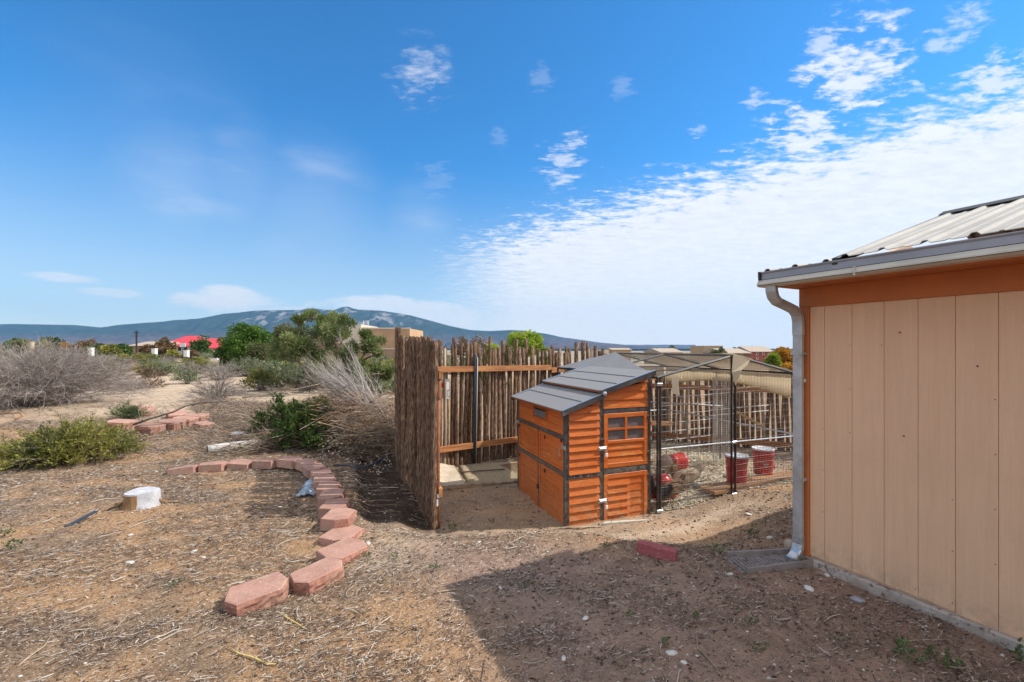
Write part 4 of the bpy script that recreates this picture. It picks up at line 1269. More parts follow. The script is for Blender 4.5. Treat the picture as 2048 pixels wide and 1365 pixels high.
    # valance with an arched yellow hem hung inside the right side and the back
    def valance(name, P, hem, label):
        m = MB(); n = 34
        vs, fs = [], []
        for i in range(n + 1):
            u = i / n
            p = P(u); hz2 = hem(u)
            wob = .008 * sin(u * 60) + .006 * sin(u * 23)
            nrm = (P(min(u + .01, 1)) - P(max(u - .01, 0))).cross(Vector((0, 0, 1))).normalized() * wob
            vs += [(p.x, p.y, EV - .012), (p.x + nrm.x, p.y + nrm.y, (EV + hz2) / 2), (p.x + nrm.x * 1.6, p.y + nrm.y * 1.6, hz2)]
        k = len(vs)
        off = (P(1) - P(0)).cross(Vector((0, 0, 1))).normalized() * .003
        vs += [(a + off.x, b + off.y, c) for a, b, c in vs]
        for i in range(n):
            for j in range(2):
                q = i * 3 + j
                fs += [(q, q + 3, q + 4, q + 1), (k + q + 1, k + q + 4, k + q + 3, k + q)]
            q = i * 3 + 2; fs.append((q, q + 3, k + q + 3, k + q))
        root = empty(name, CO, CRZ, label, 'cloth')
        MB().add(vs, fs).build('cloth', MT['cloth'], root, True)
        hemp = [P(i / n) + Vector((0, 0, 0)) for i in range(n + 1)]
        MB().tube([(p.x, p.y, hem(i / n)) for i, p in enumerate(hemp)], .010, 6).build('hem', MT['clothe'], root, True)
    valance('hanging_cloth', lambda u: Vector((X1 - .045, .02 + u * (Dp - .06), 0)), lambda u: 1.225 + .10 * sin(pi * min(1, u * 1.15)) - .05 * (1 - u) ** 2 , 'tan cloth hung inside the wire run with yellow arched hem')
    valance('hanging_cloth', lambda u: Vector((X1 - .1 - u * (X1 - X0 - .2), Dp - .045, 0)), lambda u: 1.24 + .05 * sin(pi * u), 'tan cloth strip hung along the back end of the wire run')
    # loose flap at the front peak
    fl = MB()
    pts = [(xm - .03, fy - .03, AP + .02), (xm + .23, fy - .025, AP - .045), (xm + .16, fy - .06, AP - .10), (xm + .06, fy - .07, AP - .16), (xm - .03, fy - .06, AP - .34), (xm - .075, fy - .05, AP - .19)]
    fl.add(pts + [(a, b + .004, c) for a, b, c in pts], [(0, 5, 4, 3, 2, 1), (6, 7, 8, 9, 10, 11)] + [(i, (i + 1) % 6, 6 + (i + 1) % 6, 6 + i) for i in range(6)])
    pts2 = [(xm - .03, fy - .03, AP + .025), (xm + .24, fy - .03, AP - .035), (xm + .22, fy + .15, AP - .02), (xm - .02, fy + .15, AP + .03)]
    fl.add(pts2 + [(a, b, c - .004) for a, b, c in pts2], [(0, 1, 2, 3), (7, 6, 5, 4)] + [(i, 4 + i, 4 + (i + 1) % 4, (i + 1) % 4) for i in range(4)])
    o = fl.build('cloth_flap', MT['cloth']); o.location = CO; o.rotation_euler = (0, 0, CRZ)
    tag(o, 'loose tan cloth corner drooping from the front peak of the wire run', 'cloth')
    o = MB().hexa([(1.26, -.05, 1.28), (1.36, -.045, 1.25), (1.36, -.04, 1.25), (1.26, -.045, 1.28), (1.25, -.05, 1.45), (1.33, -.045, 1.47), (1.33, -.04, 1.47), (1.25, -.045, 1.45)]).build('cloth_scrap', MT['cloth'])
    o.location = CO + Vector((0, 0, 0)); o.rotation_euler = (0, 0, CRZ)
    o.location = cl2w(.02, .0, .02)
    tag(o, 'small tan cloth scrap clipped to the wire beside the hen house', 'cloth')


build_run()


# ------------------------------------------------------------------ coyote fence
def post_mesh(seed, n, rings, hgt=1.9, rad=.034, amp=.16):
    rg = np.random.default_rng(seed)
    vs, fs = [], []
    b1 = rg.normal(0, .012, 2); ph = rg.random(4) * 6
    furrow = rg.normal(0, amp * .5, n)
    for i in range(rings):
        t = i / (rings - 1)
        cx = b1[0] * sin(t * 5 + ph[0]) ; cy = b1[1] * sin(t * 4 + ph[1])
        rr = rad * (1.08 - .18 * t)
        jag = rg.random(n) * .035 if i == rings - 1 else np.zeros(n)
        for k in range(n):
            th = 2 * pi * k / n + .25 * sin(t * 3 + ph[2])
            q = rr * (1 + furrow[k] + amp * .5 * rg.normal() * .7 + .10 * sin(3 * th + ph[3]))
            vs.append((cx + q * cos(th), cy + q * sin(th), t * hgt + jag[k]))
    for i in range(rings - 1):
        for k in range(n):
            k2 = (k + 1) % n
            fs.append((i * n + k, i * n + k2, (i + 1) * n + k2, (i + 1) * n + k))
    fs.append(tuple((rings - 1) * n + k for k in range(n)))
    return MB().add(vs, fs).mesh('post', MT['bark'], True)


PM_NEAR = [post_mesh(i, 14, 46, amp=.17) for i in range(6)]
PM_FAR = [post_mesh(20 + i, 8, 9, amp=.14) for i in range(8)]
PM_PALE = []
for i in range(3):
    me = PM_FAR[i].copy(); me.materials.clear(); me.materials.append(MT['barkl']); PM_PALE.append(me)


def fence(name, A, B, hfun, label, meshes, step=.068, rad=(.85, 1.15), rails=(), pale=.1, skip=None, rail_side=1, zb=None, lean=.012):
    rg = random.Random(hash(label) % 1000 if False else len(label) * 7)
    A, B = Vector(A), Vector(B)
    d = (B - A); L = d.length; d.normalize(); nrm = Vector((-d.y, d.x)) * rail_side
    r = empty(name, (A.x, A.y, 0), atan2(d.y, d.x), label, 'fence')
    x = .02; i = 0
    while x < L:
        s = rg.uniform(*rad)
        w = A + d * x
        base = tz(w.x, w.y) - .08
        top = hfun(x, rg)
        if skip and skip(x):
            x += step; continue
        me = rg.choice(PM_PALE) if rg.random() < pale else rg.choice(meshes)
        link('post', me, r, (x, rg.uniform(-.008, .008), base), (rg.gauss(0, lean), rg.gauss(0, lean), rg.random() * 6.28), (s, s, (top - base) / 1.9))
        x += step * (.5 + .5 * s) * rg.uniform(.95, 1.08); i += 1
    for (z0, z1, a, b) in rails:
        y = .062 * rail_side
        ys = sorted((y - .019, y + .019))
        MB().hexa([(a, ys[0], z0 - .042), (b, ys[0], z1 - .042), (b, ys[1], z1 - .042), (a, ys[1], z0 - .042), (a, ys[0], z0 + .042), (b, ys[0], z1 + .042), (b, ys[1], z1 + .042), (a, ys[1], z0 + .042)]).build('rail', MT['rail'], r)
    return r


NEAR = Vector((-.755, 4.30)); K = Vector((-1.60, 6.13)); Bc = Vector((1.85, 8.42)); Cc = Vector((6.0, 6.3))
LW = (K - NEAR).length


def h_left(x, rg):
    if x > LW - .16: return 1.86 + rg.uniform(-.03, .02)
    return 1.672 + .075 * x / LW * 1.0 + rg.uniform(-.03, .02)


fence('coyote_fence', NEAR, K, h_left, 'near coyote fence panel of tight brown juniper stakes, seen nearly end on', PM_NEAR, .0765, (.80, 1.0), pale=0, lean=.006,
      rails=((1.34, 1.34, .0, LW), (.18, .18, .0, LW)), rail_side=-1)
LB = (Bc - K).length


def h_back(x, rg):
    t = x / LB
    base = 1.66 - .10 * t
    return base + (rg.uniform(.02, .13) if rg.random() < .33 else rg.uniform(-.10, .02))


fence('coyote_fence', K + Vector((.06, .0)), Bc, h_back, 'long back coyote fence of uneven dark juniper stakes with two orange rails', PM_FAR, .076, (.78, 1.16), pale=.07,
      zb=None, rails=((1.30, 1.27, .05, 2.62), (1.225, 1.235, 2.63, LB - .3), (.128, .112, .05, LB - .1)), rail_side=-1)
fence('coyote_fence', Bc + Vector((.05, -.06)), Cc, lambda x, rg: 1.16 + rg.uniform(-.08, .06), 'dark stake fence behind the wire run, daylight showing between stakes', PM_FAR, .078, (.72, 1.0), pale=.12,
      rails=((.92, .92, 0, 4.5), (.05, .05, 0, 4.5)), rail_side=-1)


def build_posts():
    # rusty gate post beside the near panel
    p = at(874, 1040, 4.36); b = tz(p.x, p.y)
    r = empty('gate_post', (p.x + .005, 4.36, 0), 0, 'rust orange steel gate post standing at the end of the near stake fence', 'post')
    MB().tube([(0, 0, b - .1), (.0, 0, .5), (.012, 0, 1.36)], .024, 12).build('pipe', MT['rust'], r, True)
    MB().lathe([(.030, 0), (.032, .02), (.030, .16), (.024, .18)], 12).build('collar', MT['rust'], r, loc=(.008, 0, 1.10))
    MB().box((-.055, -.035, .125), (.030, -.018, .165), .005).build('strap', MT['lid'], r)
    MB().box((-.012, -.042, .045), (.012, -.026, .118), .005).build('padlock', MT['lid'], r)
    MB().box((-.04, -.036, 1.27), (.0, .0, 1.30), .004).build('strap', MT['rust'], r)
    q = at(950, 925, 6.72)
    r = empty('pipe_post', (q.x, 6.70, 0), 0, 'dark steel pipe post in front of the back coyote fence rails', 'post')
    MB().tube([(-.01, 0, -.25), (0, 0, .6), (.015, 0, 1.50)], .026, 12).build('pipe', MT['tpost'], r, True)
    MB().tube([(.022, -.018, -.20), (.030, -.018, .6), (.044, -.018, 1.46)], .006, 6).build('sunlit_edge', MT['gutl'], r, True)  # pale strip standing in for sunlight along the pipe's edge
    # sign on the back fence next to the gate post
    s = at(901, 779, 6.50)
    r = empty('warning_sign', (s.x - .085, s.y, s.z), radians(30), 'white warning sign with a red heart on the stakes beside the gate post', 'sign')
    MB().box((-.11, -.004, -.14), (.075, .0, .15), .002).build('board', MT['signw'], r)
    # heart shape
    pts = []
    for k in range(24):
        a = 2 * pi * k / 24
        pts.append((-.03 + .0042 * 16 * sin(a) ** 3 * .9, .068 + .0036 * (13 * cos(a) - 5 * cos(2 * a) - 2 * cos(3 * a) - cos(4 * a))))
    MB().prism(pts, 'y', -.0062, -.0042).build('heart', MT['red'], r)
    rr = random.Random(3)
    m = MB()
    for row in range(5):
        x = -.095
        while x < .055:
            w = rr.uniform(.010, .022); m.box((x, -.0058, -.118 + row * .024), (x + w, -.0044, -.118 + row * .024 + .013)); x += w + .006
    m.build('small_print', MT['ink'], r)


build_posts()


# ------------------------------------------------------------------ things in and round the run
def pen_at(px, py, drop=0):
    p = gnd(px, py); return Vector((p.x, p.y, p.z + drop))


def bucket(loc, rz, label, logo, tip=0):
    r = empty('bucket', loc, rz, label, 'bucket', 'red buckets with white lids')
    r.scale = (.84, .84, .90)
    MB().lathe([(0, 0), (.128, 0), (.132, .01), (.140, .20), (.146, .285), (.152, .287), (.152, .297), (.147, .299), (.148, .315), (.154, .317), (.154, .327), (.149, .329), (.150, .352), (.144, .352), (.138, .30), (.0, .30)], 28, cap=False).build('pail', MT['red'], r, True)
    for f in r.children[0].data.polygons: f.use_smooth = True
    MB().lathe([(0, .352), (.150, .352), (.158, .344), (.160, .358), (.158, .370), (.146, .372), (.143, .366), (0, .366)], 28, cap=False).build('lid', MT['lid'], r, True)
    MB().tube([(.150 * cos(a), .150 * sin(a) * 1.0 - .0, .30 - .11 * sin(a) * 1.0) for a in [pi + k * pi / 14 for k in range(15)]][::1], .003, 6).build('handle', MT['wirel'], r)
    MB().box((.135, -.02, .09), (.172, .02, .125), .006).build('drinker', MT['red'], r)
    if logo:
        m = MB()
        for (a0, a1, z0, z1) in ((-118, -70, .19, .194), (-118, -70, .095, .099), (-118, -117, .099, .19), (-71, -70, .099, .19), (-110, -80, .155, .172), (-108, -84, .125, .137)):
            n = 6
            vs = []
            for k in range(n + 1):
                a = radians(a0 + (a1 - a0) * k / n)
                for z in (z0, z1):
                    R = .1345 + .04 * z + .0015
                    vs.append((R * cos(a), R * sin(a), z))
            m.add(vs, [(2 * k, 2 * k + 2, 2 * k + 3, 2 * k + 1) for k in range(n)])
        m.build('print', MT['gutl'], r)
    return r


pk = pen_at(1545, 985)
o = MB().hexa([(-.55, -.11, .0), (.95, -.11, .03), (.95, .11, .03), (-.55, .11, .0), (-.55, -.11, .035), (.95, -.11, .065), (.95, .11, .065), (-.55, .11, .035)]).build('plank', MT['plank'])
pl0 = cl2w(2.42, .10); o.location = (pl0.x, pl0.y, tz(pl0.x, pl0.y) + .0); o.rotation_euler = (0, 0, CRZ + .06)
tag(o, 'weathered board lying on the ground under the two red buckets', 'plank')
p1 = cl2w(2.42, .16); bucket((p1.x, p1.y, tz(p1.x, p1.y) + .035), .3, 'red bucket with white lid standing right behind the double black post', False)
p2 = cl2w(3.0, .28); bucket((p2.x, p2.y, tz(p2.x, p2.y) + .050), -.15, 'red bucket with white lid and square print, next to the shed', True)


def waterer(px, py, Y, label, lying):
    p = at(px, py, Y); z = tz(p.x, p.y)
    r = empty('poultry_waterer', (p.x, p.y, z + .02), .4, label, 'waterer')
    R = .11
    if lying:
        q = MB().lathe([(0, 0), (.100, 0), (.104, .02), (.104, .10), (.096, .11), (.104, .12), (.112, .24), (.118, .25), (.118, .27), (0, .27)], 22, cap=False).mesh('body', MT['redl'], True)
        link('body', q, r, (-.13, 0, .12), (0, radians(90), 0))
        q = MB().lathe([(0, 0), (.105, 0), (.118, .015), (.118, .03), (0, .03)], 22, cap=False).mesh('base', MT['gutl'], True)
        link('base', q, r, (-.165, 0, .12), (0, radians(90), 0))
    else:
        MB().lathe([(0, .03), (.125, .03), (.115, .10), (.095, .20), (.062, .245), (.02, .26), (.0, .26)], 22, cap=False).build('dome', MT['red'], r, True)
        MB().lathe([(.10, 0), (.155, 0), (.165, .045), (.160, .045), (.150, .012), (.10, .012)], 22, cap=False).build('tray', MT['red'], r, True)
        MB().lathe([(0, 0), (.035, 0), (.035, .01), (0, .012)], 14, cap=False).build('cap', MT['lid'], r, loc=(.02, -.133, .075), rot=(radians(78), 0, radians(5)))
        MB().tube([(-.05, 0, .24), (-.03, 0, .31), (.03, 0, .31), (.05, 0, .24)], .006, 6).build('handle', MT['gutl'], r)


waterer(1326, 955, 5.25, 'red domed poultry waterer with a white cap close behind the hen house', False)
waterer(1349, 910, 6.1, 'red cylindrical feeder lying on its side behind the domed waterer', True)


def hen(loc, rz, mat, label, peck=0.0, sc=1.0):
    r = empty('hen', loc, rz, label, 'hen', 'hens in the wire run')
    r.scale = (sc * .76,) * 3
    # spine stations: x forward, z up, half width, half height
    if peck > .5:
        S = [(-.20, .30, .012, .02), (-.17, .285, .035, .045), (-.12, .25, .062, .075), (-.05, .22, .085, .095), (.03, .20, .088, .095), (.09, .185, .072, .08), (.13, .155, .046, .055), (.165, .11, .030, .036), (.185, .07, .024, .027), (.20, .045, .022, .025), (.218, .035, .014, .016), (.225, .03, .004, .005)]
    else:
        S = [(-.20, .30, .012, .025), (-.17, .285, .035, .05), (-.12, .25, .062, .078), (-.05, .22, .085, .098), (.03, .21, .088, .10), (.08, .225, .074, .085), (.105, .265, .048, .058), (.115, .315, .032, .038), (.125, .35, .026, .028), (.14, .372, .023, .024), (.158, .372, .015, .016), (.165, .37, .004, .005)]
    n = 14; vs, fs = [], []
    m = len(S)
    rg = random.Random(len(label))
    for i, (x, z, w, h) in enumerate(S):
        a = S[max(i - 1, 0)]; b = S[min(i + 1, m - 1)]
        t = Vector((b[0] - a[0], 0, b[1] - a[1])).normalized(); up = Vector((-t.z, 0, t.x))
        for k in range(n):
            th = 2 * pi * k / n
            p = Vector((x, 0, z)) + Vector((0, 1, 0)) * w * cos(th) * (1 + rg.uniform(-.04, .04)) + up * h * sin(th)
            vs.append(p)
    for i in range(m - 1):
        for k in range(n):
            fs.append((i * n + k, (i + 1) * n + k, (i + 1) * n + (k + 1) % n, i * n + (k + 1) % n))
    fs += [tuple(range(n)), tuple(reversed(range((m - 1) * n, m * n)))]
    bd = MB().add(vs, fs)
    for s in (-1, 1):
        bd.tube([(.0, s * .035, .16), (.01, s * .038, .10), (-.005, s * .04, .075)], [.032, .018, .010], 8)
    bd.build('body', mat, r, True)
    for s in (-1, 1):
        l = MB().tube([(-.004, s * .04, .085), (.004, s * .04, .045), (.0, s * .04, .012)], .0065, 6)
        for a in (-.5, 0, .5, pi):
            l.tube([(0, s * .04, .010), (.045 * cos(a) * (.6 if a == pi else 1), s * .04 + .045 * sin(a), .003)], [.006, .003], 5)
        l.build('leg', MT['beak'], r)
        wv = []
        W = [(-.14, .265, .0), (-.10, .30, .6), (-.02, .295, 1), (.05, .26, .8), (.04, .20, .8), (-.03, .17, .9), (-.10, .20, .5)]
        pts = [(x, s * (.062 + .030 * q), z - .02) for x, z, q in W]
        k = len(pts)
        MB().add(pts + [(x, y - s * .02, z) for x, y, z in pts], [tuple(range(k)), tuple(reversed(range(k, 2 * k)))] + [(i, (i + 1) % k, k + (i + 1) % k, k + i) for i in range(k)]).build('wing', mat, r, False)
    tp = [(-.14, .27), (-.18, .26), (-.225, .31), (-.245, .335), (-.23, .345), (-.228, .365), (-.208, .36), (-.20, .375), (-.175, .355), (-.12, .31)]
    k = len(tp)
    MB().add([(x, -.006 - .10 * max(0, -.16 - x), z) for x, z in tp] + [(x, .006 + .10 * max(0, -.16 - x), z) for x, z in tp],
             [tuple(reversed(range(k))), tuple(range(k, 2 * k))] + [(i, (i + 1) % k, k + (i + 1) % k, k + i) for i in range(k)]).build('tail', mat, r)
    hx, hz_ = (.20, .045) if peck > .5 else (.14, .372)
    ang = radians(60) if peck > .5 else 0
    h = empty('head_features', (hx, 0, hz_)); h.parent = r; h.rotation_euler = (0, ang, 0)
    MB().prism([(-.015, .018), (-.012, .040), (-.004, .030), (.002, .042), (.008, .030), (.014, .036), (.018, .014)], 'y', -.003, .003).build('comb', MT['comb'], h)
    MB().tube([(.014, 0, -.002), (.036, 0, -.008)], [.008, .0015], 6).build('beak', MT['beak'], h)
    MB().tube([(.012, .0, -.012), (.012, 0, -.038)], [.006, .010], 6).build('wattle', MT['comb'], h)
    for s in (-1, 1):
        MB().lathe([(0, -.003), (.0035, 0), (0, .003)], 8, cap=False).build('eye', MT['ink'], h, loc=(.006, s * .021, .004))


def on(px, py, Y):
    p = at(px, py, Y); return (p.x, p.y, tz(p.x, p.y) + .005)


hen(on(1372, 962, 5.35), radians(165), MT['henw'], 'buff white hen pecking near the waterer', 1, 1.15)
hen(on(1342, 985, 4.98), radians(205), MT['henb'], 'brown hen nearest the front wire of the run', 1, 1.15)
hen(on(1319, 985, 4.93), radians(120), MT['henk'], 'black hen half hidden behind the corner post', 0, 1.05)
hen(on(1349, 925, 5.7), radians(60), MT['hent'], 'golden brown hen upright between waterer and feeder', 0, .95)


def beam(name, a, b, w, h, mat, label, cat):
    a, b = Vector(a), Vector(b)
    d = b - a
    o = MB().box((0, -w / 2, -h / 2), (d.length, w / 2, h / 2), .003).build(name, mat)
    o.location = a; o.rotation_euler = d.to_track_quat('X', 'Z').to_euler()
    return tag(o, label, cat)


beam('roost_bar', cl2w(1.10, .95, 1.10), cl2w(2.15, 1.6, 1.03), .035, .045, MT['planl'], 'pale wooden roosting bar across the upper part of the run', 'roost bar')
beam('roost_pole', cl2w(1.6, 1.6, 1.04), cl2w(3.18, 1.1, .93), .02, .02, MT['steel'], 'thin grey pole slung across the run behind the double post', 'pole')
beam('roost_plank', cl2w(1.2, 1.8, .70), cl2w(3.1, 2.1, .52), .03, .075, MT['rail'], 'brown plank across the back of the run at hen height', 'plank')
beam('perch_stick', cl2w(2.62, .35, .98), cl2w(2.98, .25, .78), .035, .03, MT['planl'], 'short yellow stick propped on the middle rail beside the shed', 'stick')
beam('ground_board', cl2w(1.9, 1.75, .06), cl2w(2.9, 1.35, .10), .10, .03, MT['plank'], 'brown board lying on the straw in the middle of the run', 'plank')


def build_roll():
    p = cl2w(3.02, .95)
    r = empty('wire_roll', (p.x, p.y, tz(p.x, p.y)), 0, 'tall grey roll of hardware cloth standing inside the run near the shed', 'wire roll')
    m = MB(); n = 26; R = .13
    for k in range(n):
        a = 2 * pi * k / n; bars(m, (R * cos(a), R * sin(a), 0), (R * cos(a), R * sin(a), 1.25), .0025, 3)
    k = 0
    while k < 50:
        z = .0 + k * .025
        m.tube([(R * cos(2 * pi * j / 18), R * sin(2 * pi * j / 18), z) for j in range(19)], .0022, 3, cap=False); k += 1
    o = m.build('mesh', MT['wirel'], r); o['kind'] = 'stuff'
    r = empty('cattle_panel', cl2w(3.02, 1.30, .1), CRZ, 'bright wire panel of level rods leaning inside the run behind the buckets', 'wire panel')
    for k in range(9):
        z = .1 + k * .125
        MB().tube([(-.95, 0, z), (.14, .02, z + .01)], .0045, 6).build('rod', MT['wirel'], r)
    for k in range(6):
        x = -.9 + k * .2
        MB().tube([(x, .007, .02), (x, .007, 1.2)], .004, 6).build('upright', MT['wirel'], r)


build_roll()


# ------------------------------------------------------------------ floor bits of the hollow
def slab(name, corners, th, mat, label, cat, bump=.006, n=16, mats=None):
    c = [Vector(p) for p in corners]
    vs, fs = [], []
    for i in range(n + 1):
        for j in range(n + 1):
            u, v = i / n, j / n
            p = c[0] * (1 - u) * (1 - v) + c[1] * u * (1 - v) + c[2] * u * v + c[3] * (1 - u) * v
            z = tz(p.x, p.y) + th + bump * (vnoise(np.array([p.x * 7]), np.array([p.y * 7]))[0] - .3)
            e = .02 * (vnoise(np.array([p.x * 9 + 4]), np.array([p.y * 9]))[0] - .5)
            vs.append((p.x + (e if i in (0, n) else 0), p.y + (e if j in (0, n) else 0), z))
    k = len(vs)
    vs += [(x, y, z - th - .03) for x, y, z in vs]
    N_ = n + 1
    for i in range(n):
        for j in range(n):
            q = i * N_ + j
            fs += [(q, q + N_, q + N_ + 1, q + 1), (k + q + 1, k + q + N_ + 1, k + q + N_, k + q)]
    for i in range(n):
        for j in (0, n):
            q = i * N_ + j; fs.append((q, q + N_, k + q + N_, k + q) if j else (q, k + q, k + q + N_, q + N_))
        for j2 in (0, n):
            q = j2 * N_ + i; fs.append((q, q + 1, k + q + 1, k + q))
    me = MB().add(vs, fs).mesh(name, mat, True)
    o = link(name, me)
    return tag(o, label, cat)


slab('concrete_slab', [gnd(862, 974), gnd(932, 973), gnd(908, 931), gnd(862, 930)], .025, MT['sandc'], 'pale gritty concrete slab at the foot of the gate post', 'slab')
slab('floor_mat', [gnd(938, 972), gnd(1045, 966), gnd(1040, 925), gnd(918, 934)], .020, MT['mat_'], 'dusty tan mat on the ground between gate post and hen house', 'mat', .02)


def build_rack():
    a = gnd(1002, 935); r = empty('wire_rack', (a.x, a.y, a.z + .035), radians(25), 'rusty flat wire rack lying on the dusty mat by the hen house', 'wire rack')
    for k in range(14):
        MB().tube([(0 + k * .035, 0, 0), (.10 + k * .035, -.62, .0)], .004, 5).build('rod', MT['rust'], r)
    MB().tube([(-.02, 0, 0), (.48, 0, 0)], .005, 5).build('cross_rod', MT['rust'], r)
    MB().tube([(.08, -.62, 0), (.58, -.62, 0)], .005, 5).build('cross_rod', MT['rust'], r)
    q = gnd(868, 978); q2 = gnd(1040, 966)
    beam('edging_pole', (q.x, q.y, q.z + .02), (q2.x, q2.y, q2.z + .025), .025, .025, MT['barkl'], 'thin pale pole lying along the shaded edge of mat and slab', 'pole')
    q = gnd(925, 950); q2 = gnd(1010, 945)
    beam('mat_stick', (q.x, q.y, q.z + .04), (q2.x, q2.y, q2.z + .045), .016, .016, MT['wood'], 'thin dark stick lying across the dusty mat', 'stick')


build_rack()


# ------------------------------------------------------------------ retaining blocks
def block_mesh(seed, L=.30, D=.20, H=.105):
    """tapered retaining wall block: flat top, two angled cheeks, split rough face towards -y"""
    rg = random.Random(seed)
    m = MB()
    out = [(-L / 2, -.02), (-L / 2 + .045, -D / 2), (L / 2 - .045, -D / 2), (L / 2, -.02), (L / 2 - .03, D / 2), (-L / 2 + .03, D / 2)]
    # smooth body
    n = len(out)
    bev = .006
    cx = [(x * (1 - bev / abs(x if abs(x) > .01 else 1)), y * (1 - bev / abs(y if abs(y) > .01 else 1))) for x, y in out]
    vs = [(x, y, 0) for x, y in out] + [(x, y, H - bev) for x, y in out] + [(x, y, H) for x, y in cx]
    fs = [tuple(reversed(range(n)))] + [(i, (i + 1) % n, n + (i + 1) % n, n + i) for i in range(n)] + [(n + i, n + (i + 1) % n, 2 * n + (i + 1) % n, 2 * n + i) for i in range(n)] + [tuple(range(2 * n, 3 * n))]
    m.add(vs, fs)
    m.cur = 1
    # rough split skin over the three front faces
    pts = [out[0], ((out[0][0] + out[1][0]) / 2, (out[0][1] + out[1][1]) / 2)] + [(out[1][0] + (out[2][0] - out[1][0]) * k / 7, -D / 2) for k in range(8)] + [((out[2][0] + out[3][0]) / 2, (out[2][1] + out[3][1]) / 2), out[3]]
    rows = 6
    g0 = []
    for j in range(rows):
        for i, (x, y) in enumerate(pts):
            e = j in (0, rows - 1) or i in (0, len(pts) - 1)
            o = .002 if e else rg.uniform(.003, .016)
            g0.append((x, y - o, H * (.97 * j / (rows - 1)) + (0 if e else rg.uniform(-.006, .006))))
    k = len(pts)
    m.add(g0, [(j * k + i, j * k + i + 1, (j + 1) * k + i + 1, (j + 1) * k + i) for j in range(rows - 1) for i in range(k - 1)])
    return m.mesh('garden_block', [MT['block'], MT['blockr']])


BM = [block_mesh(i) for i in range(5)]
BSM = [block_mesh(9 + i, L=.26, D=.24) for i in range(3)]
# along the curve, measured from the photograph: x, y, height of the top, turn, tilt
path = [(-1.63, 2.80, .085, -62, 2), (-1.375, 3.00, .085, 38, -3), (-1.33, 3.35, .075, 62, 4), (-1.40, 3.66, .055, 80, -4), (-1.50, 3.93, .125, 92, 2), (-1.60, 4.22, .115, 96, 1), (-1.71, 4.52, .115, 101, -1), (-1.84, 4.80, .11, 106, 1),
        (-2.00, 5.06, .11, 112, 0), (-2.18, 5.30, .115, 118, 1), (-2.40, 5.50, .13, 128, -1), (-2.64, 5.68, .14, 138, 1), (-2.93, 5.82, .145, 158, 0), (-3.27, 5.86, .12, 172, 2), (-3.60, 5.87, .09, 176, -3), (-3.93, 5.80, .09, 188, 2), (-4.24, 5.68, .07, 198, 6)]
words = ['flat pink concrete block at the near end of the curved garden edging, angled alone',
         'second pink block from the near end of the curved edging, set diagonally',
         'third pink block from the near end, sunk beside the pale washed soil',
         'half buried pink block just below the step in the curved edging',
         'pink block with dark square end facing the camera, first of the raised curve',
         'pale sunlit block right behind the raised one with the dark end',
         'pink block with two thin stripes of sun, third in the raised curve',
         'striped shaded block fourth in the raised curve beside crumpled plastic',
         'shaded block fifth in the raised curve beside the fence shadow',
         'dusky block sixth in the raised curve below the green juniper',
         'dusky block seventh in the raised curve, its rough side towards the shade patch',
         'block eighth in the raised curve, half in fence shadow',
         'split faced block where the edging bends level below the juniper bush',
         'pink block in the level run just right of the white log end',
         'pink block in the level run directly in front of the white log',
         'low pink block second from the far left end of the edging',
         'sunken pink block at the far left end of the curved edging']
SHIFT = {4: -.05, 5: -.10, 6: -.14, 7: -.16, 8: -.16, 9: -.12, 10: -.07}
for i, (x, y, zt, a, tl) in enumerate(path):
    x += SHIFT.get(i, 0)
    me = BM[i % 5] if i > 3 else BM[i]
    rz = radians(a)
    o = link('garden_block', me, None, (x, y, zt - .105), (radians(tl), radians(tl * .7), rz - pi if i < 4 else rz))
    if i >= 11: o.scale = (1.14, 1, 1)
    if 4 <= i < 11: o.scale = (1.06, 1.12, 1)
    if i == 0: o.rotation_euler = (radians(3), radians(-4), radians(38)); o.location = (-1.61, 2.79, -.015); o.scale = (1.18, 1.15, 1)
    if i == 1: o.rotation_euler = (radians(-2), radians(-3), radians(52)); o.location = (-1.33, 3.02, -.02); o.scale = (1.15, 1.15, 1)
    if i == 2: o.rotation_euler = (radians(3), radians(2), radians(62)); o.location = (-1.30, 3.38, -.035); o.scale = (1.22, 1.25, 1)
    if i == 3: o.rotation_euler = (0, radians(2), radians(80)); o.location = (-1.43, 3.70, -.05); o.scale = (1.15, 1.3, 1)
    tag(o, words[i], 'garden block', 'pink blocks of the curved garden edging')

r2 = [(242, 852, 5, 'farther edging block nearest the green shrub, end on', 0), (300, 860, -3, 'largest looking pink block in the farther row behind the green shrub', 1), (343, 852, 4, 'pink block second in the farther row, next to the largest', 2),
      (370, 845, 8, 'pink block third in the farther row, towards the brush pile', 0), (392, 838, 10, 'pink block in the farther row touching the brush pile', 1),
      (290, 826, 60, 'red block tipped on edge behind the farther block row', 2), (352, 830, 35, 'dark red block end behind the farther row below the bare branch', 0), (408, 852, -25, 'reddish broken block half under the twigs of the brush pile', 1)]
for i, (px, py, a, lab, k) in enumerate(r2):
    p = gnd(px, py + 5)
    tip = radians(52) if i == 5 else radians(20 if i == 6 else 3)
    o = link('garden_block', BM[k], None, (p.x, p.y, p.z - .02 + (.06 if i == 5 else 0)), (tip, radians(4), radians(a)))
    o.scale = (1.42, 1.4, 1.5) if i < 5 else (1.1, 1.2, 1.2)
    tag(o, lab, 'garden block', 'pink blocks in the farther row')

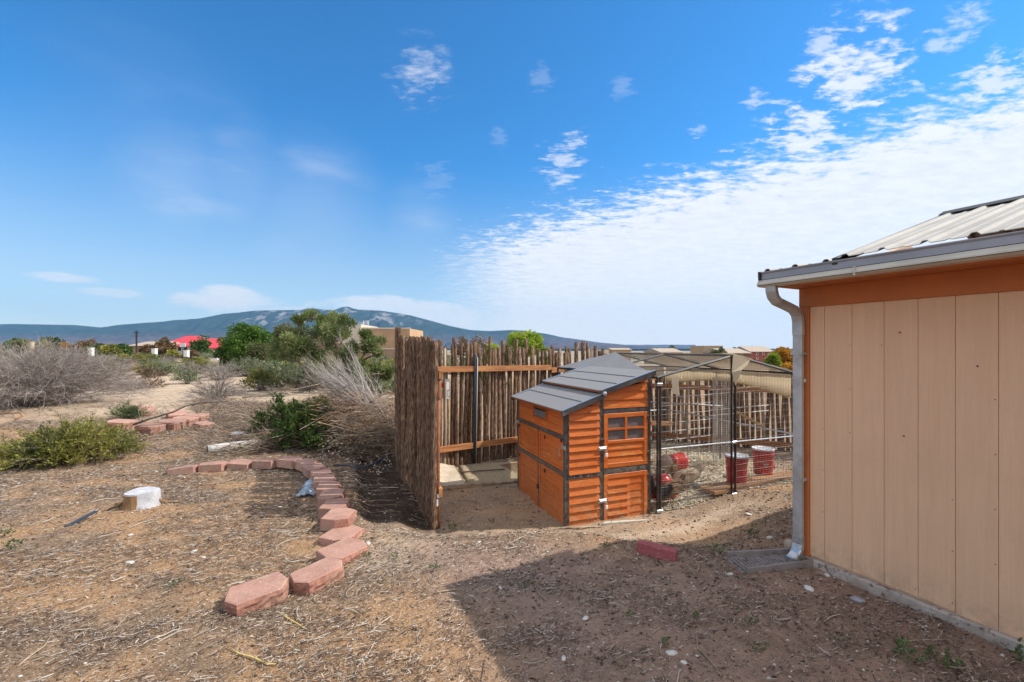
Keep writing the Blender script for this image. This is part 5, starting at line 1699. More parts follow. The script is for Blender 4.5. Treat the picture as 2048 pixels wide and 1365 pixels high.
lb = gnd(1313, 1112)
o = MB().prism([(-.145, -.028), (.02, -.046), (.145, -.034), (.15, .030), (.0, .036), (-.14, .026)], 'z', -.03, .085).build('brick_paver', None)
o.data.materials.append(M('wine_red_concrete', (.36, .095, .10), (.28, .075, .08), 14, .9, .002, 90, c3=(.42, .2, .19), s3=90))
bm_mod = o.modifiers.new('bevel', 'BEVEL'); bm_mod.width = .004
o.location = (lb.x, lb.y, lb.z); o.rotation_euler = (radians(2), radians(3), radians(-28))
tag(o, 'single wine red paver lying alone in the shed shadow', 'paver')


def stump():
    p = gnd(285, 1012)
    r = empty('tree_stump', (p.x, p.y, p.z), 0, 'low sawn tree stump painted white, standing on litter left of the edging', 'tree stump')
    rg = random.Random(4); n = 26; prof = [(.175, -.03), (.158, .02), (.146, .07), (.142, .14), (.140, .155)]
    m = MB(); vs, fs = [], []
    lob = [1 + .09 * sin(3 * 2 * pi * k / n + 1) + rg.uniform(-.03, .03) for k in range(n)]
    for (R, z) in prof:
        for k in range(n):
            a = 2 * pi * k / n; vs.append((R * lob[k] * cos(a), R * .95 * lob[k] * sin(a), z))
    vs.append((0, 0, .158))
    top = len(vs) - 1
    for i in range(len(prof) - 1):
        for k in range(n): fs.append((i * n + k, i * n + (k + 1) % n, (i + 1) * n + (k + 1) % n, (i + 1) * n + k))
    m.add(vs, fs)
    mi = []
    for f in fs:
        c = [sum(vs[q][0] for q in f) / 4, sum(vs[q][2] for q in f) / 4]
        mi.append(1 if (c[0] < .06 and c[1] < .135) else 0)
    q = (len(prof) - 1) * n
    m.add([vs[q + k] for k in range(n)] + [(0, 0, .158)], [(k, (k + 1) % n, n) for k in range(n)])
    m.mi = mi + [0] * n
    m.build('trunk', [MT['stump'], MT['stumpb']], r, True)
    MB().lathe([(0, 0), (.03, .0), (.02, .003), (0, .003)], 10, cap=False).build('heartwood', MT['lid'], r, loc=(.01, -.02, .157))
    for k, a in enumerate((2.9, 3.45, .15)):
        MB().tube([(.14 * cos(a), .14 * sin(a), .05), (.22 * cos(a + .1), .22 * sin(a + .1), .02), (.34 * cos(a + .25), .34 * sin(a + .25), -.01)], [.022, .012, .004], 7).build('root', MT['stumpb'], r, True)


stump()


def small_bits():
    q = gnd(165, 1045)
    o = MB().hexa([(-.02, -.12, 0), (.02, -.12, 0), (.025, .10, .06), (-.015, .10, .06), (-.02, -.12, .012), (.02, -.12, .014), (.025, .10, .07), (-.015, .10, .072)]).build('metal_scrap', MT['tpost'])
    o.location = q; o.rotation_euler = (0, 0, radians(-18)); tag(o, 'dark strip of scrap sticking up from the litter left of the stump', 'scrap')
    # split board by the coop foot
    q = gnd(1245, 1047)
    o = MB().prism([(-.22, -.015), (.20, -.03), (.30, -.012), (.02, .02), (-.18, .022)], 'z', 0, .018).build('wood_splinter', MT['gutl'])
    o.location = (q.x, q.y, q.z + .005); o.rotation_euler = (0, 0, radians(12)); tag(o, 'pale splintered board lying at the foot of the hen house', 'board')
    q = gnd(1150, 1060)
    pts = [(-.22, 0, .0), (-.1, .02, .012), (.05, .015, .014), (.16, .05, .01), (.30, .06, .004)]
    o = MB().tube(pts, [.004, .009, .009, .007, .003], 6).build('fallen_branch', MT['barkl'], None, True)
    o.location = (q.x, q.y, q.z + .004); tag(o, 'thin bleached branch on the sand rim before the hen house', 'branch')
    q = gnd(1588, 1098)
    o = rockmesh(.055, 5, MT['sandc']); o.location = (q.x - .02, q.y, q.z + .02); tag(o, 'rounded tan stone behind the downspout foot', 'stone')
    # crumpled plastic beside the edging
    r = random.Random(8)
    rg = np.random.default_rng(4)
    n = 16; vs, fs = [], []
    for i in range(n + 1):
        for j in range(7):
            vs.append((-.09 + j * .03 + rg.normal(0, .008), -.32 + i * .04, .02 + rg.random() * .06 * sin(pi * j / 6)))
    for i in range(n):
        for j in range(6):
            a = i * 7 + j; fs.append((a, a + 1, a + 8, a + 7))
    k = len(vs); vs += [(a, b, c - .004) for a, b, c in vs]; fs += [tuple(k + q for q in reversed(f)) for f in fs]
    o = MB().add(vs, fs).build('plastic_sheet', MT['plasticb'])
    q = gnd(622, 978); o.location = (q.x, q.y, q.z); o.rotation_euler = (0, 0, radians(14)); tag(o, 'crumpled clear plastic strip lying along the inside of the edging', 'plastic')
    # a few named twigs in the foreground
    for (pts, mat, lab) in (([(455, 1298), (478, 1312), (505, 1320), (535, 1332), (552, 1334)], 'clothe', 'bent yellow twig in the lower left foreground litter'),
                            ([(1392, 1270), (1396, 1300), (1418, 1322), (1440, 1352), (1448, 1364)], 'barkl', 'long thin pale stick at the bottom edge of the shed shadow'),
                            ([(556, 1228), (575, 1240), (600, 1252), (612, 1262)], 'clothe', 'yellowish twig just below the nearest pink block'),
                            ([(35, 1336), (60, 1318), (88, 1298), (104, 1277)], 'barkl', 'long curved pale stick in the lower left corner'),
                            ([(866, 1189), (890, 1183), (914, 1180)], 'barkl', 'pale straight stick touching the tip of the shed shadow'),
                            ([(1186, 1145), (1205, 1148), (1230, 1152)], 'barkl', 'short pale stick in the shed shadow near the paver')):
        P = [gnd(*p) for p in pts]
        P = [(p.x, p.y, tz(p.x, p.y, True) + .008 + .006 * random.random()) for p in P]
        o = MB().tube(P, [.003] + [.0045] * (len(P) - 2) + [.002], 6).build('fallen_stick', MT[mat], None, True); tag(o, lab, 'stick')
    # stones and white pebbles one can pick out
    pale = M('white_stone', (.66, .63, .58), (.52, .49, .44), 20, .9, .002, 60)
    spots = [(1343, 1306, .020, 'long white pebble in the shadowed soil near the bottom edge'), (1127, 1317, .014, 'small white stone in the shadow left of the long pebble'), (1368, 1325, .012, 'tiny grey white stone close to the long stick'),
             (1171, 1238, .016, 'pale flat chip in the middle of the shed shadow'), (1001, 1174, .011, 'small white stone near the tip of the shed shadow'), (259, 1127, .022, 'flat cream stone on the litter below the stump'),
             (387, 1104, .020, 'grey white stone right of the cream one'), (407, 1113, .013, 'small white pebble beside the grey white stone'), (261, 1069, .014, 'white stone just below the painted stump'),
             (736, 1087, .020, 'white feathery pebble on the pale soil by the edging'), (958, 1086, .014, 'white pebble in the sunlit soil before the gate post'), (1618, 1180, .025, 'pale feather like stone below the splash block'),
             (1460, 1150, .015, 'grey blue pebble left of the splash block'), (1655, 1153, .018, 'tan chip below the shed foundation corner'), (1716, 1202, .03, 'dark flat stone before the shed foundation'),
             (1540, 1080, .022, 'grey pebble between wire run and downspout'), (1497, 1030, .024, 'pale stone before the second bay of the run'), (1455, 985, .03, 'crumbly white lump at the foot of the double post')]
    for i, (px, py, s, lab) in enumerate(spots):
        q = gnd(px, py); o = rockmesh(s, i, pale if i != 14 else MT['gut']); o.location = (q.x, q.y, tz(q.x, q.y, True) + s * .25); o.rotation_euler = (0, 0, i * 1.3); o.scale = (1.5, 1, .6)
        tag(o, lab, 'stone', 'loose pale stones on the soil')


def rockmesh(s, seed, mat):
    import bmesh
    b = bmesh.new(); bmesh.ops.create_icosphere(b, subdivisions=2, radius=s)
    rg = random.Random(seed)
    for v in b.verts: v.co *= 1 + rg.uniform(-.14, .14)
    me = bpy.data.meshes.new('stone'); b.to_mesh(me); b.free(); me.materials.append(mat)
    me.polygons.foreach_set('use_smooth', [True] * len(me.polygons))
    return link('stone', me)


small_bits()
# ------------------------------------------------------------------ plants
def strips(P, w, tint, sides=3, taper=.35):
    """P (n,k,3) centre lines -> thin prisms (sides=3) or ribbons (sides=2)"""
    n, k, _ = P.shape
    T = np.gradient(P, axis=1); T /= np.linalg.norm(T, axis=2, keepdims=True) + 1e-9
    ref = np.random.default_rng(n).normal(size=(n, 1, 3))
    A = np.cross(T, np.broadcast_to(ref, T.shape)); A /= np.linalg.norm(A, axis=2, keepdims=True) + 1e-9
    B = np.cross(T, A)
    W = (w[:, None] * np.linspace(1, taper, k)[None])[..., None]
    if sides == 2:
        R = [P - A * W, P + A * W]
    else:
        R = [P + (A * cos(a) + B * sin(a)) * W for a in (0, 2.094, 4.189)]
    V = np.stack(R, 2)
    b = (np.arange(n) * k * sides)[:, None, None]
    i = np.arange(k - 1)[None, :, None] * sides
    F = []
    for j in range(sides if sides > 2 else 1):
        j2 = (j + 1) % sides
        F.append(np.stack([b + i + j, b + i + j2, b + i + sides + j2, b + i + sides + j], -1).reshape(-1, 4))
    return V.reshape(-1, 3), np.concatenate(F), np.repeat(tint, k * sides)


def leaves(P, D, ln, wd, tint, rg):
    n = len(P)
    D = D + rg.normal(0, .5, D.shape); D /= np.linalg.norm(D, axis=1, keepdims=True) + 1e-9
    S = np.cross(D, rg.normal(size=(n, 3))); S /= np.linalg.norm(S, axis=1, keepdims=True) + 1e-9
    l = (ln * rg.uniform(.6, 1.3, n))[:, None]; w = (wd * rg.uniform(.6, 1.3, n))[:, None]
    V = np.stack([P, P + D * l * .5 + S * w, P + D * l, P + D * l * .5 - S * w], 1)
    F = np.arange(n * 4).reshape(n, 4)
    return V.reshape(-1, 3), F, np.repeat(tint, 4)


def join(parts):
    V, F, T = [], [], []
    o = 0
    for v, f, t in parts:
        V.append(v); F.append(f + o); T.append(t); o += len(v)
    return np.concatenate(V), np.concatenate(F), np.concatenate(T)


def shrub_meshes(name, seed, H, R, stems=90, sub=9, nleaf=5, lsz=(.03, .005), smat='sageS', lmat='sage', spread=78, curve=.25, sw=.004, bare=0.0, tidy=0):
    rg = np.random.default_rng(seed)
    n = stems
    az = rg.random(n) * 2 * pi
    pol = np.radians(spread) * rg.random(n) ** .6
    lob = 1 + .22 * np.sin(az * 3 + seed) + .12 * np.sin(az * 5 + 2 * seed) + rg.normal(0, .08, n)
    ln = rg.uniform(.72, 1.0, n) * lob
    if tidy: ln = 1 - (1 - ln) * .45
    end = np.stack([np.sin(pol) * np.cos(az) * R * ln, np.sin(pol) * np.sin(az) * R * ln, np.cos(pol) * H * ln + .03], 1)
    st = np.stack([rg.normal(0, .10 * R, n), rg.normal(0, .10 * R, n), np.zeros(n) - .02], 1)
    t = np.linspace(0, 1, 5)[None, :, None]
    P = st[:, None] * (1 - t) + end[:, None] * t
    up = np.zeros((n, 5, 3)); up[:, :, 2] = (np.sin(pi * t[..., 0]) * curve * H)
    P = P + up * rg.uniform(.2, 1, (n, 1, 1)) + rg.normal(0, .02 * R, (n, 5, 3)) * t
    P[:, :, 2] = np.maximum(P[:, :, 2], -.02)
    parts = [strips(P, np.full(n, sw) * rg.uniform(.6, 1.4, n), rg.random(n) * .6, 3)]
    m = n * sub
    si = rg.integers(0, n, m); tt = rg.uniform(.25, 1, m) ** .8
    f = tt * 4; i0 = np.clip(f.astype(int), 0, 3); fr = (f - i0)[:, None]
    Q = P[si, i0] * (1 - fr) + P[si, i0 + 1] * fr
    d = P[si, 4] - P[si, 0]; d /= np.linalg.norm(d, axis=1, keepdims=True)
    d = d + rg.normal(0, .55, (m, 3)); d[:, 2] += .25 * (1 - tidy); d /= np.linalg.norm(d, axis=1, keepdims=True)
    L = ((.20 - .09 * tidy) * (R + H) / 2 * rg.uniform(.5, 1.3, m))[:, None, None]
    t3 = np.linspace(0, 1, 4)[None, :, None]
    TW = Q[:, None] + d[:, None] * L * t3 + rg.normal(0, .05, (m, 4, 3)) * L * t3
    parts.append(strips(TW, np.full(m, sw * .45), rg.random(m), 2 if bare < .5 else 3, .5))
    sv = join(parts)
    me_s = np_mesh('stems', *sv[:2], MT[smat], sv[2])
    if nleaf <= 0: return me_s, None
    k = m * nleaf
    ti = rg.integers(0, m, k); u = rg.random(k) * 3; j0 = np.clip(u.astype(int), 0, 2); fr = (u - j0)[:, None]
    LP = TW[ti, j0] * (1 - fr) + TW[ti, j0 + 1] * fr + rg.normal(0, .012 * R, (k, 3))
    LP[:, 2] = np.maximum(LP[:, 2], 0.0)
    tn = np.clip(.45 + .30 * np.sin(LP[:, 0] / R * 5 + seed) * np.sin(LP[:, 1] / R * 4) + rg.normal(0, .22, k), 0, 1)
    lv = leaves(LP, d[ti], lsz[0], lsz[1], tn, rg)
    me_l = np_mesh('leaves', *lv[:2], MT[lmat], lv[2])
    return me_s, me_l


def plant(name, meshes, loc, rz=0, sc=(1, 1, 1), label=None, cat='shrub', group=None, lname='foliage'):
    r = empty(name, loc, rz, label, cat, group); r.scale = sc
    link('stems', meshes[0], r)
    if meshes[1]: link(lname, meshes[1], r)
    return r


# --- the large ones that are near
b = gnd(148, 922)
plant('green_shrub', shrub_meshes('a', 3, .46, .90, 190, 15, 9, (.05, .007), 'sageS', 'rabbit', 84, .30, .005), (b.x, b.y, b.z - .02), .4, (1, .8, 1), 'wide yellow green shrub spreading over the litter above the painted stump')
b = gnd(40, 928)
plant('green_shrub', shrub_meshes('a2', 8, .30, .6, 70, 10, 7, (.045, .0045), 'sageS', 'rabbit', 86, .20, .005), (b.x, b.y, b.z - .02), 1.4, (1, 1, 1), 'low yellowish fringe of scrub at the left edge beside the wide shrub')
b = gnd(598, 902)
plant('juniper_bush', shrub_meshes('j', 5, .68, .86, 150, 18, 13, (.045, .016), 'brownl', 'juni', 82, .32, .006), (b.x, b.y + .45, b.z - .03), 0, (1, .8, 1), 'dense dark green juniper bush right behind the curved edging', 'bush')
b = gnd(20, 822)
plant('dead_shrub', shrub_meshes('d', 9, 1.42, 2.45, 800, 22, 0, (0, 0), 'sageS', 'sage', 84, .35, .006, 1, tidy=1), (b.x - .3, b.y + .8, b.z - .03), 0, (1, .8, 1), 'huge bare grey dead shrub at the left edge of the view')
b = gnd(240, 842)
plant('grass_tuft', shrub_meshes('t', 12, .36, .42, 120, 5, 5, (.06, .003), 'sage', 'juni', 70, .2, .003), (b.x, b.y + .2, b.z - .02), 0, (1.2, .8, .8), 'small dull green tuft behind the farther block row', 'grass tuft')

VAR = {
    'sage': [shrub_meshes('s', 30 + i, .62, .62, 60, 10, 6, (.05, .012), 'sageS', 'sage', 80, .3, .006) for i in range(4)],
    'grey': [shrub_meshes('g', 40 + i, .55, .68, 110, 12, 0, (0, 0), 'sageS', 'sage', 82, .3, .006, 1) for i in range(3)],
    'rabbit': [shrub_meshes('r', 50 + i, .60, .60, 60, 10, 6, (.06, .010), 'sageS', 'rabbit', 78, .3, .006) for i in range(3)],
    'brown': [shrub_meshes('b', 60 + i, .45, .60, 60, 9, 4, (.05, .010), 'twig', 'brownl', 82, .3, .006) for i in range(2)],
}
LBL = {'sage': 'grey green sagebrush', 'grey': 'bare grey dead bush', 'rabbit': 'yellow green rabbitbrush', 'brown': 'dry brown bush'}
named = [(435, 800, 'grey', 1.25, .95, 'bare grey round bush at the right end of the open sand'),
         (375, 768, 'sage', .9, .8, 'sage bush behind the open sand, left of the bare round bush'),
         (300, 776, 'brown', .9, .6, 'low brown bush in the middle of the open sand'),
         (262, 782, 'grey', .7, .45, 'flat grey bush lying low on the open sand'),
         (190, 758, 'rabbit', 1.5, 1.0, 'bright green rabbitbrush clump just right of the huge dead shrub'),
         (228, 752, 'brown', 1.3, .9, 'brown stemmed bush next to the bright green clump'),
         (160, 770, 'grey', 1.4, .7, 'grey drooping bush at the foot of the huge dead shrub'),
         (325, 752, 'sage', 1.3, .9, 'pale sage clump behind the middle of the open sand'),
         (440, 760, 'grey', 1.6, 1.0, 'large silvery bush behind the bare round bush'),
         (392, 748, 'grey', 1.5, .9, 'silvery bush left of the large silvery one'),
         (455, 745, 'rabbit', 1.2, .9, 'pale yellow bush among the silvery bushes'),
         (505, 752, 'sage', 1.3, 1.0, 'sage bush at the foot of the big green tree'),
         (560, 775, 'sage', 1.5, 1.2, 'broad green sage bush behind the brush pile'),
         (612, 782, 'sage', 1.6, 1.35, 'tall fresh green sage bush under the thin trees'),
         (660, 775, 'sage', 1.3, 1.2, 'green sage bush behind the leaning broom of dead wood'),
         (752, 800, 'sage', 1.3, 1.5, 'green leafy bush beside the outer end of the near stake fence'),
         (775, 780, 'rabbit', 1.2, 1.5, 'yellow green leafy bush touching the near stake fence'),
         (718, 785, 'sage', 1.2, 1.2, 'grey green bush below the right thin tree')]
for i, (px, py, k, s, h, lab) in enumerate(named):
    p = gnd(px, py)
    plant({'sage': 'sagebrush', 'grey': 'dead_bush', 'rabbit': 'rabbitbrush', 'brown': 'dry_bush'}[k], VAR[k][i % len(VAR[k])], (p.x, p.y, p.z - .03), i * 1.7, (s, s, h * 1.15), lab, 'bush')
rr = random.Random(21)
cnt = 0
while cnt < 430:
    Y = 13 * (140 / 13) ** (rr.random() ** .8)
    px = rr.uniform(-60, 1010 if Y > 14 else 560)
    X = (px - CX) / FPX * Y
    if 150 < px < 500 and Y < 19: continue
    if px > 800 and rr.random() < .6: continue
    if px < 150 and Y < 16: continue
    k = rr.choices(['sage', 'grey', 'rabbit', 'brown'], [5, 4, 3, 1.6])[0]
    s = rr.uniform(.9, 1.9) * (1.0 + .25 * (Y > 40)); h = rr.uniform(.7, 1.25) * (1 + .1 * (Y > 40))
    z = tz(X, Y)
    where = ('left of the white pillars' if px < 170 else 'beside the utility pole' if px < 262 else 'below the small tan house' if px < 330 else
             'below the red roofed house' if px < 460 else 'before the bright green tree' if px < 560 else 'before the adobe house' if px < 810 else 'beyond the back fence')
    how = ('broad ' if s > 1.6 else 'small ' if s < 1.15 else '') + ('low ' if h < .85 else 'tall ' if h > 1.15 else '')
    rng_ = 'on the near sand' if Y < 24 else 'midway over the plain' if Y < 45 else 'far out on the plain'
    plant({'sage': 'sagebrush', 'grey': 'dead_bush', 'rabbit': 'rabbitbrush', 'brown': 'dry_bush'}[k], VAR[k][rr.randrange(len(VAR[k]))], (X, Y, z - .04), rr.random() * 6.28, (s, s, h),
          (how + LBL[k] + ' ' + rng_ + ' ' + where).strip(), 'bush', LBL[k] + ' ' + rng_)
    cnt += 1

# --- trees
def tree_meshes(seed, H, R, base, clumps=34, per=150, lsz=.10, lmat='greenl', cr=.34, trunk_r=.07, sparse=False, bark='wood', pts=None, flat=1.0):
    rg = np.random.default_rng(seed)
    mb = MB()
    if pts is None:
        u = rg.normal(size=(clumps, 3)); u /= np.linalg.norm(u, axis=1, keepdims=True)
        rad = rg.uniform(.35, 1.0, clumps)[:, None] ** .6
        cz = base + (H - base) * .5
        C = u * rad * np.array([R, R, (H - base) * .5]) * .80
        C[:, 2] = C[:, 2] * flat + cz
        cr_ = R * cr * rg.uniform(.6, 1.25, clumps)
    else:
        C = np.array([p[:3] for p in pts]); cr_ = np.array([p[3] for p in pts]); clumps = len(C)
    top = H * .75
    tr = [(0, 0, -.1), (.03 * R, .02, top * .35), (-.04 * R, .03, top * .7), (0, 0, top)]
    mb.tube(tr, [trunk_r, trunk_r * .8, trunk_r * .5, trunk_r * .2], 7)
    for i in range(min(clumps, 26)):
        c = C[i]; z0 = max(.12 * H, min(top, c[2] - .35 * np.hypot(c[0], c[1]) - .1))
        s = Vector((0, 0, z0)); e = Vector(c); mid_ = s.lerp(e, .5) + Vector((rg.normal(0, .05) * R, rg.normal(0, .05) * R, -.03 * H))
        mb.tube([s, mid_, e], [trunk_r * .4, trunk_r * .25, trunk_r * .1], 5, cap=False)
    trunk = mb.mesh('trunk', MT[bark], True)
    n = clumps * per
    ci = rg.integers(0, clumps, n)
    v = rg.normal(size=(n, 3)); v /= np.linalg.norm(v, axis=1, keepdims=True)
    P = C[ci] + v * (cr_[ci] * rg.random(n) ** .45)[:, None] * np.array([1, 1, .8])
    ct = rg.uniform(.25, .75, clumps)
    tn = np.clip(ct[ci] + rg.normal(0, .17, n), 0, 1)
    lv = leaves(P, v, lsz, lsz * .33, tn, rg)
    return trunk, np_mesh('crown', *lv[:2], MT[lmat], lv[2])


def tree(name, me, loc, rz, sc, label, group=None, cat='tree'):
    r = empty(name, loc, rz, label, cat, group); r.scale = sc
    link('trunk', me[0], r); link('crown', me[1], r)
    return r


def put_tree(name, px, top, Y, hw, kind, label, seed=1, group=None, base=.10, per=160, clumps=34, lsz=None, cr=.34, zb=None):
    X = (px - CX) / FPX * Y
    z0 = tz(X, Y) if zb is None else zb
    zt = EYE - (top - HY) / FPX * Y
    H = zt - z0; R = hw / FPX * Y
    me = tree_meshes(seed, H, R, H * base, clumps, per, lsz or R * .10, kind, cr, R * .05)
    tree(name, me, (X, Y, z0 - .02), seed * 1.1, (1, 1, 1), label, group)


put_tree('green_tree', 500, 641, 30, 46, 'greenl', 'bright green leafy tree right of the red roofed house', 2, base=.05, per=300, clumps=46, lsz=.15)
put_tree('green_tree', 455, 662, 31, 24, 'greenl', 'small grey green tree leaning on the left side of the bright green tree', 3, base=.05, per=160, clumps=26, lsz=.13)
put_tree('green_tree', 570, 640, 33, 30, 'olive', 'green tree in front of the adobe house, right of the bright green one', 4, base=.05, per=240, clumps=36, lsz=.15)
put_tree('olive_shrub_tree', 530, 682, 24, 38, 'olive', 'pale olive shrub at the foot of the bright green tree', 5, base=.0, per=200, clumps=30, lsz=.10)
# thin open trees built limb by limb
def open_tree(name, Y, clumps_px, trunks, base_px, label, seed, lmat='feather', per=330, lsz=.11):
    rg = np.random.default_rng(seed)
    o = at(base_px[0], base_px[1], Y); o.z = tz(o.x, o.y)
    pts = []
    for (a, b_, r_) in clumps_px:
        p = at(a, b_, Y + float(rg.uniform(-.8, .8))) - o
        for q in range(5):
            jj = rg.normal(0, .70, 3) * (r_ / FPX * Y)
            pts.append((p.x + jj[0], p.y + jj[1], p.z + jj[2] * .7, r_ / FPX * Y * .64))
    C = np.array([p[:3] for p in pts]); cr_ = np.array([p[3] for p in pts])
    n = len(C) * per // 2
    ci = rg.integers(0, len(C), n); v = rg.normal(size=(n, 3)); v /= np.linalg.norm(v, axis=1, keepdims=True)
    P = C[ci] + v * (cr_[ci] * rg.random(n) ** .5)[:, None]
    tn = np.clip(rg.uniform(.2, .8, len(C))[ci] + rg.normal(0, .2, n), 0, 1)
    lv = leaves(P, v + np.array([0, 0, .6]), lsz, lsz * .12, tn, rg)
    r = empty(name, o, 0, label, 'tree')
    mb = MB()
    ends = []
    for tr in trunks:
        P3 = [at(a, b_, Y) - o for a, b_ in tr]
        k = len(P3)
        mb.tube(P3, [.030 * (1 - .75 * i / (k - 1)) for i in range(k)], 6)
        ends += P3
    for i in range(len(pts)):
        c = Vector(pts[i][:3]); e = min(ends, key=lambda q: (q - c).length + max(0, q.z - c.z) * 2)
        m_ = e.lerp(c, .5) + Vector((0, 0, -.05))
        mb.tube([e, m_, c], [.014, .010, .005], 4, cap=False)
    mb.build('trunk', MT['wood'], r, True)
    link('crown', np_mesh('crown', *lv[:2], MT[lmat], lv[2]), r)


open_tree('open_tree', 13.0, [(560, 690, 14), (575, 705, 14), (640, 710, 14), (680, 705, 12), (610, 712, 13), (620, 632, 13), (645, 641, 11), (668, 640, 13), (690, 646, 12), (640, 663, 18), (600, 662, 16), (665, 665, 15), (650, 688, 15), (622, 690, 14), (600, 640, 9), (690, 668, 10), (575, 680, 13)],
          [[(660, 775), (672, 740), (676, 700), (690, 660)], [(655, 770), (652, 730), (652, 690), (642, 660)], [(640, 770), (598, 725), (592, 690), (600, 660)], [(676, 700), (655, 660), (625, 635)]], (655, 775),
          'thin open tree with airy olive crown in front of the adobe house', 7)
open_tree('open_tree', 11.0, [(743, 684, 11), (735, 695, 8), (708, 702, 12), (700, 716, 12), (758, 705, 7), (752, 745, 13), (770, 752, 9), (690, 735, 12), (720, 735, 9), (728, 670, 6)],
          [[(698, 778), (702, 755), (716, 725), (738, 700), (743, 688)], [(702, 755), (712, 728), (706, 708)], [(716, 725), (745, 712), (760, 706)], [(700, 765), (735, 758), (752, 748)]], (698, 780),
          'slender dark stemmed tree with few leaf tufts left of the near stake fence', 9, 'feather')
# band of trees beyond the plain on the left
band = [(25, 677, 24, 'juni', 'dark green tree at the far left end of the tree line'), (52, 673, 24, 'olive', 'olive tree second from the left in the tree line'), (78, 677, 18, 'rabbit', 'yellowish green tree third from the left in the tree line'),
        (104, 671, 19, 'juni', 'rounded dark green tree left of the orange shrub'), (131, 683, 11, 'autumn', 'small orange shrub tree in the left tree line'), (152, 688, 14, 'brownl', 'dull brown bush tree right of the orange one'),
        (174, 675, 22, 'brownl', 'brownish tree above the leftmost white pillar'), (196, 684, 20, 'olive', 'olive tree right of the leftmost white pillar'), (222, 688, 16, 'rabbit', 'yellowish bush tree before the middle of the tree line'),
        (242, 684, 17, 'juni', 'dark round tree just left of the utility pole'), (296, 684, 14, 'brownl', 'ragged brown tree right of the utility pole'), (330, 674, 18, 'brownl', 'spreading brown pine left of the red roof'),
        (300, 699, 16, 'brownl', 'purplish brown bush before the small house'), (328, 697, 13, 'brownl', 'purplish brown bush under the ragged pine'), (344, 701, 9, 'rabbit', 'yellow green bush at the left foot of the red roofed house'),
        (404, 667, 21, 'juni', 'dark conifer standing in front of the red roof'), (386, 698, 17, 'brownl', 'bare purplish shrub in front of the red roofed house'), (462, 700, 14, 'rabbit', 'yellow green bush right of the red roofed house'),
        (5, 690, 18, 'olive', 'olive bush at the very left edge of the tree line'), (120, 697, 20, 'olive', 'low olive scrub under the rounded dark tree'), (186, 700, 18, 'olive', 'low dark scrub at the foot of the leftmost pillar')]
for i, (px, top, hw, kind, lab) in enumerate(band):
    put_tree('distant_tree', px, top, 84 - (i % 3) * 6 if top < 695 else 62, hw, kind, lab, 30 + i, 'trees of the far left tree line', base=0.0, per=90, clumps=26, lsz=.42, zb=-.9)
# beyond the back fence and on the right
put_tree('yellow_green_tree', 1048, 656, 30, 36, 'yellowl', 'bright yellow green tree rising behind the back stake fence', 61, base=.25, per=280, clumps=44, lsz=.15)
put_tree('bare_tree', 925, 672, 34, 22, 'brownl', 'thin brown tree behind the left part of the back fence', 62, base=.2, per=34, clumps=30, lsz=.16)
put_tree('bare_tree', 958, 668, 35, 20, 'sageS' if 'sageS' in MT else 'sage', 'greyish leafless tree behind the back stake fence', 63, base=.2, per=30, clumps=30, lsz=.16)
put_tree('yellow_bush', 985, 680, 26, 17, 'yellowl', 'low yellow green tree left of the bright one', 64, base=.1, per=120, clumps=24, lsz=.14)
put_tree('yellow_bush', 1018, 684, 27, 14, 'olive', 'olive bush between the two yellow green trees', 65, base=.1, per=120, clumps=20, lsz=.14)
put_tree('yellow_bush', 1090, 689, 27, 9, 'yellowl', 'small yellow green bush right of the bright tree', 66, base=.1, per=100, clumps=14, lsz=.12)
put_tree('distant_tree', 1318, 693, 90, 11, 'juni', 'dark small tree left of the pair on the right horizon', 71, base=0, per=80, clumps=18, lsz=.4)
put_tree('distant_tree', 1342, 692, 88, 17, 'olive', 'olive green tree over the shade cloth on the right horizon', 72, base=0, per=90, clumps=22, lsz=.4)
put_tree('distant_tree', 1438, 693, 92, 15, 'olive', 'olive tree in front of the flat roofed tan house', 73, base=0, per=90, clumps=22, lsz=.4)
for (px, top, hw, s, lab) in ((1468, 692, 6, 74, 'leftmost of three tiny dark pines above the brown house'), (1482, 690, 6, 75, 'middle of three tiny dark pines above the brown house'), (1503, 688, 5, 76, 'rightmost of three tiny dark pines above the brick red house')):
    put_tree('pine_tree', px, top, 150, hw, 'juni', lab, s, base=.1, per=60, clumps=14, lsz=.5)
put_tree('autumn_tree', 1566, 695, 28, 24, 'autumn', 'orange and gold autumn tree beside the downspout', 77, base=.1, per=220, clumps=36, lsz=.14)
put_tree('autumn_tree', 1545, 706, 25, 16, 'yellowl', 'yellow green bush tree at the foot of the orange autumn tree', 78, base=.0, per=200, clumps=26, lsz=.12)
put_tree('autumn_tree', 1578, 722, 22, 18, 'autumn', 'low golden bush below the orange autumn tree', 79, base=.0, per=180, clumps=22, lsz=.11)

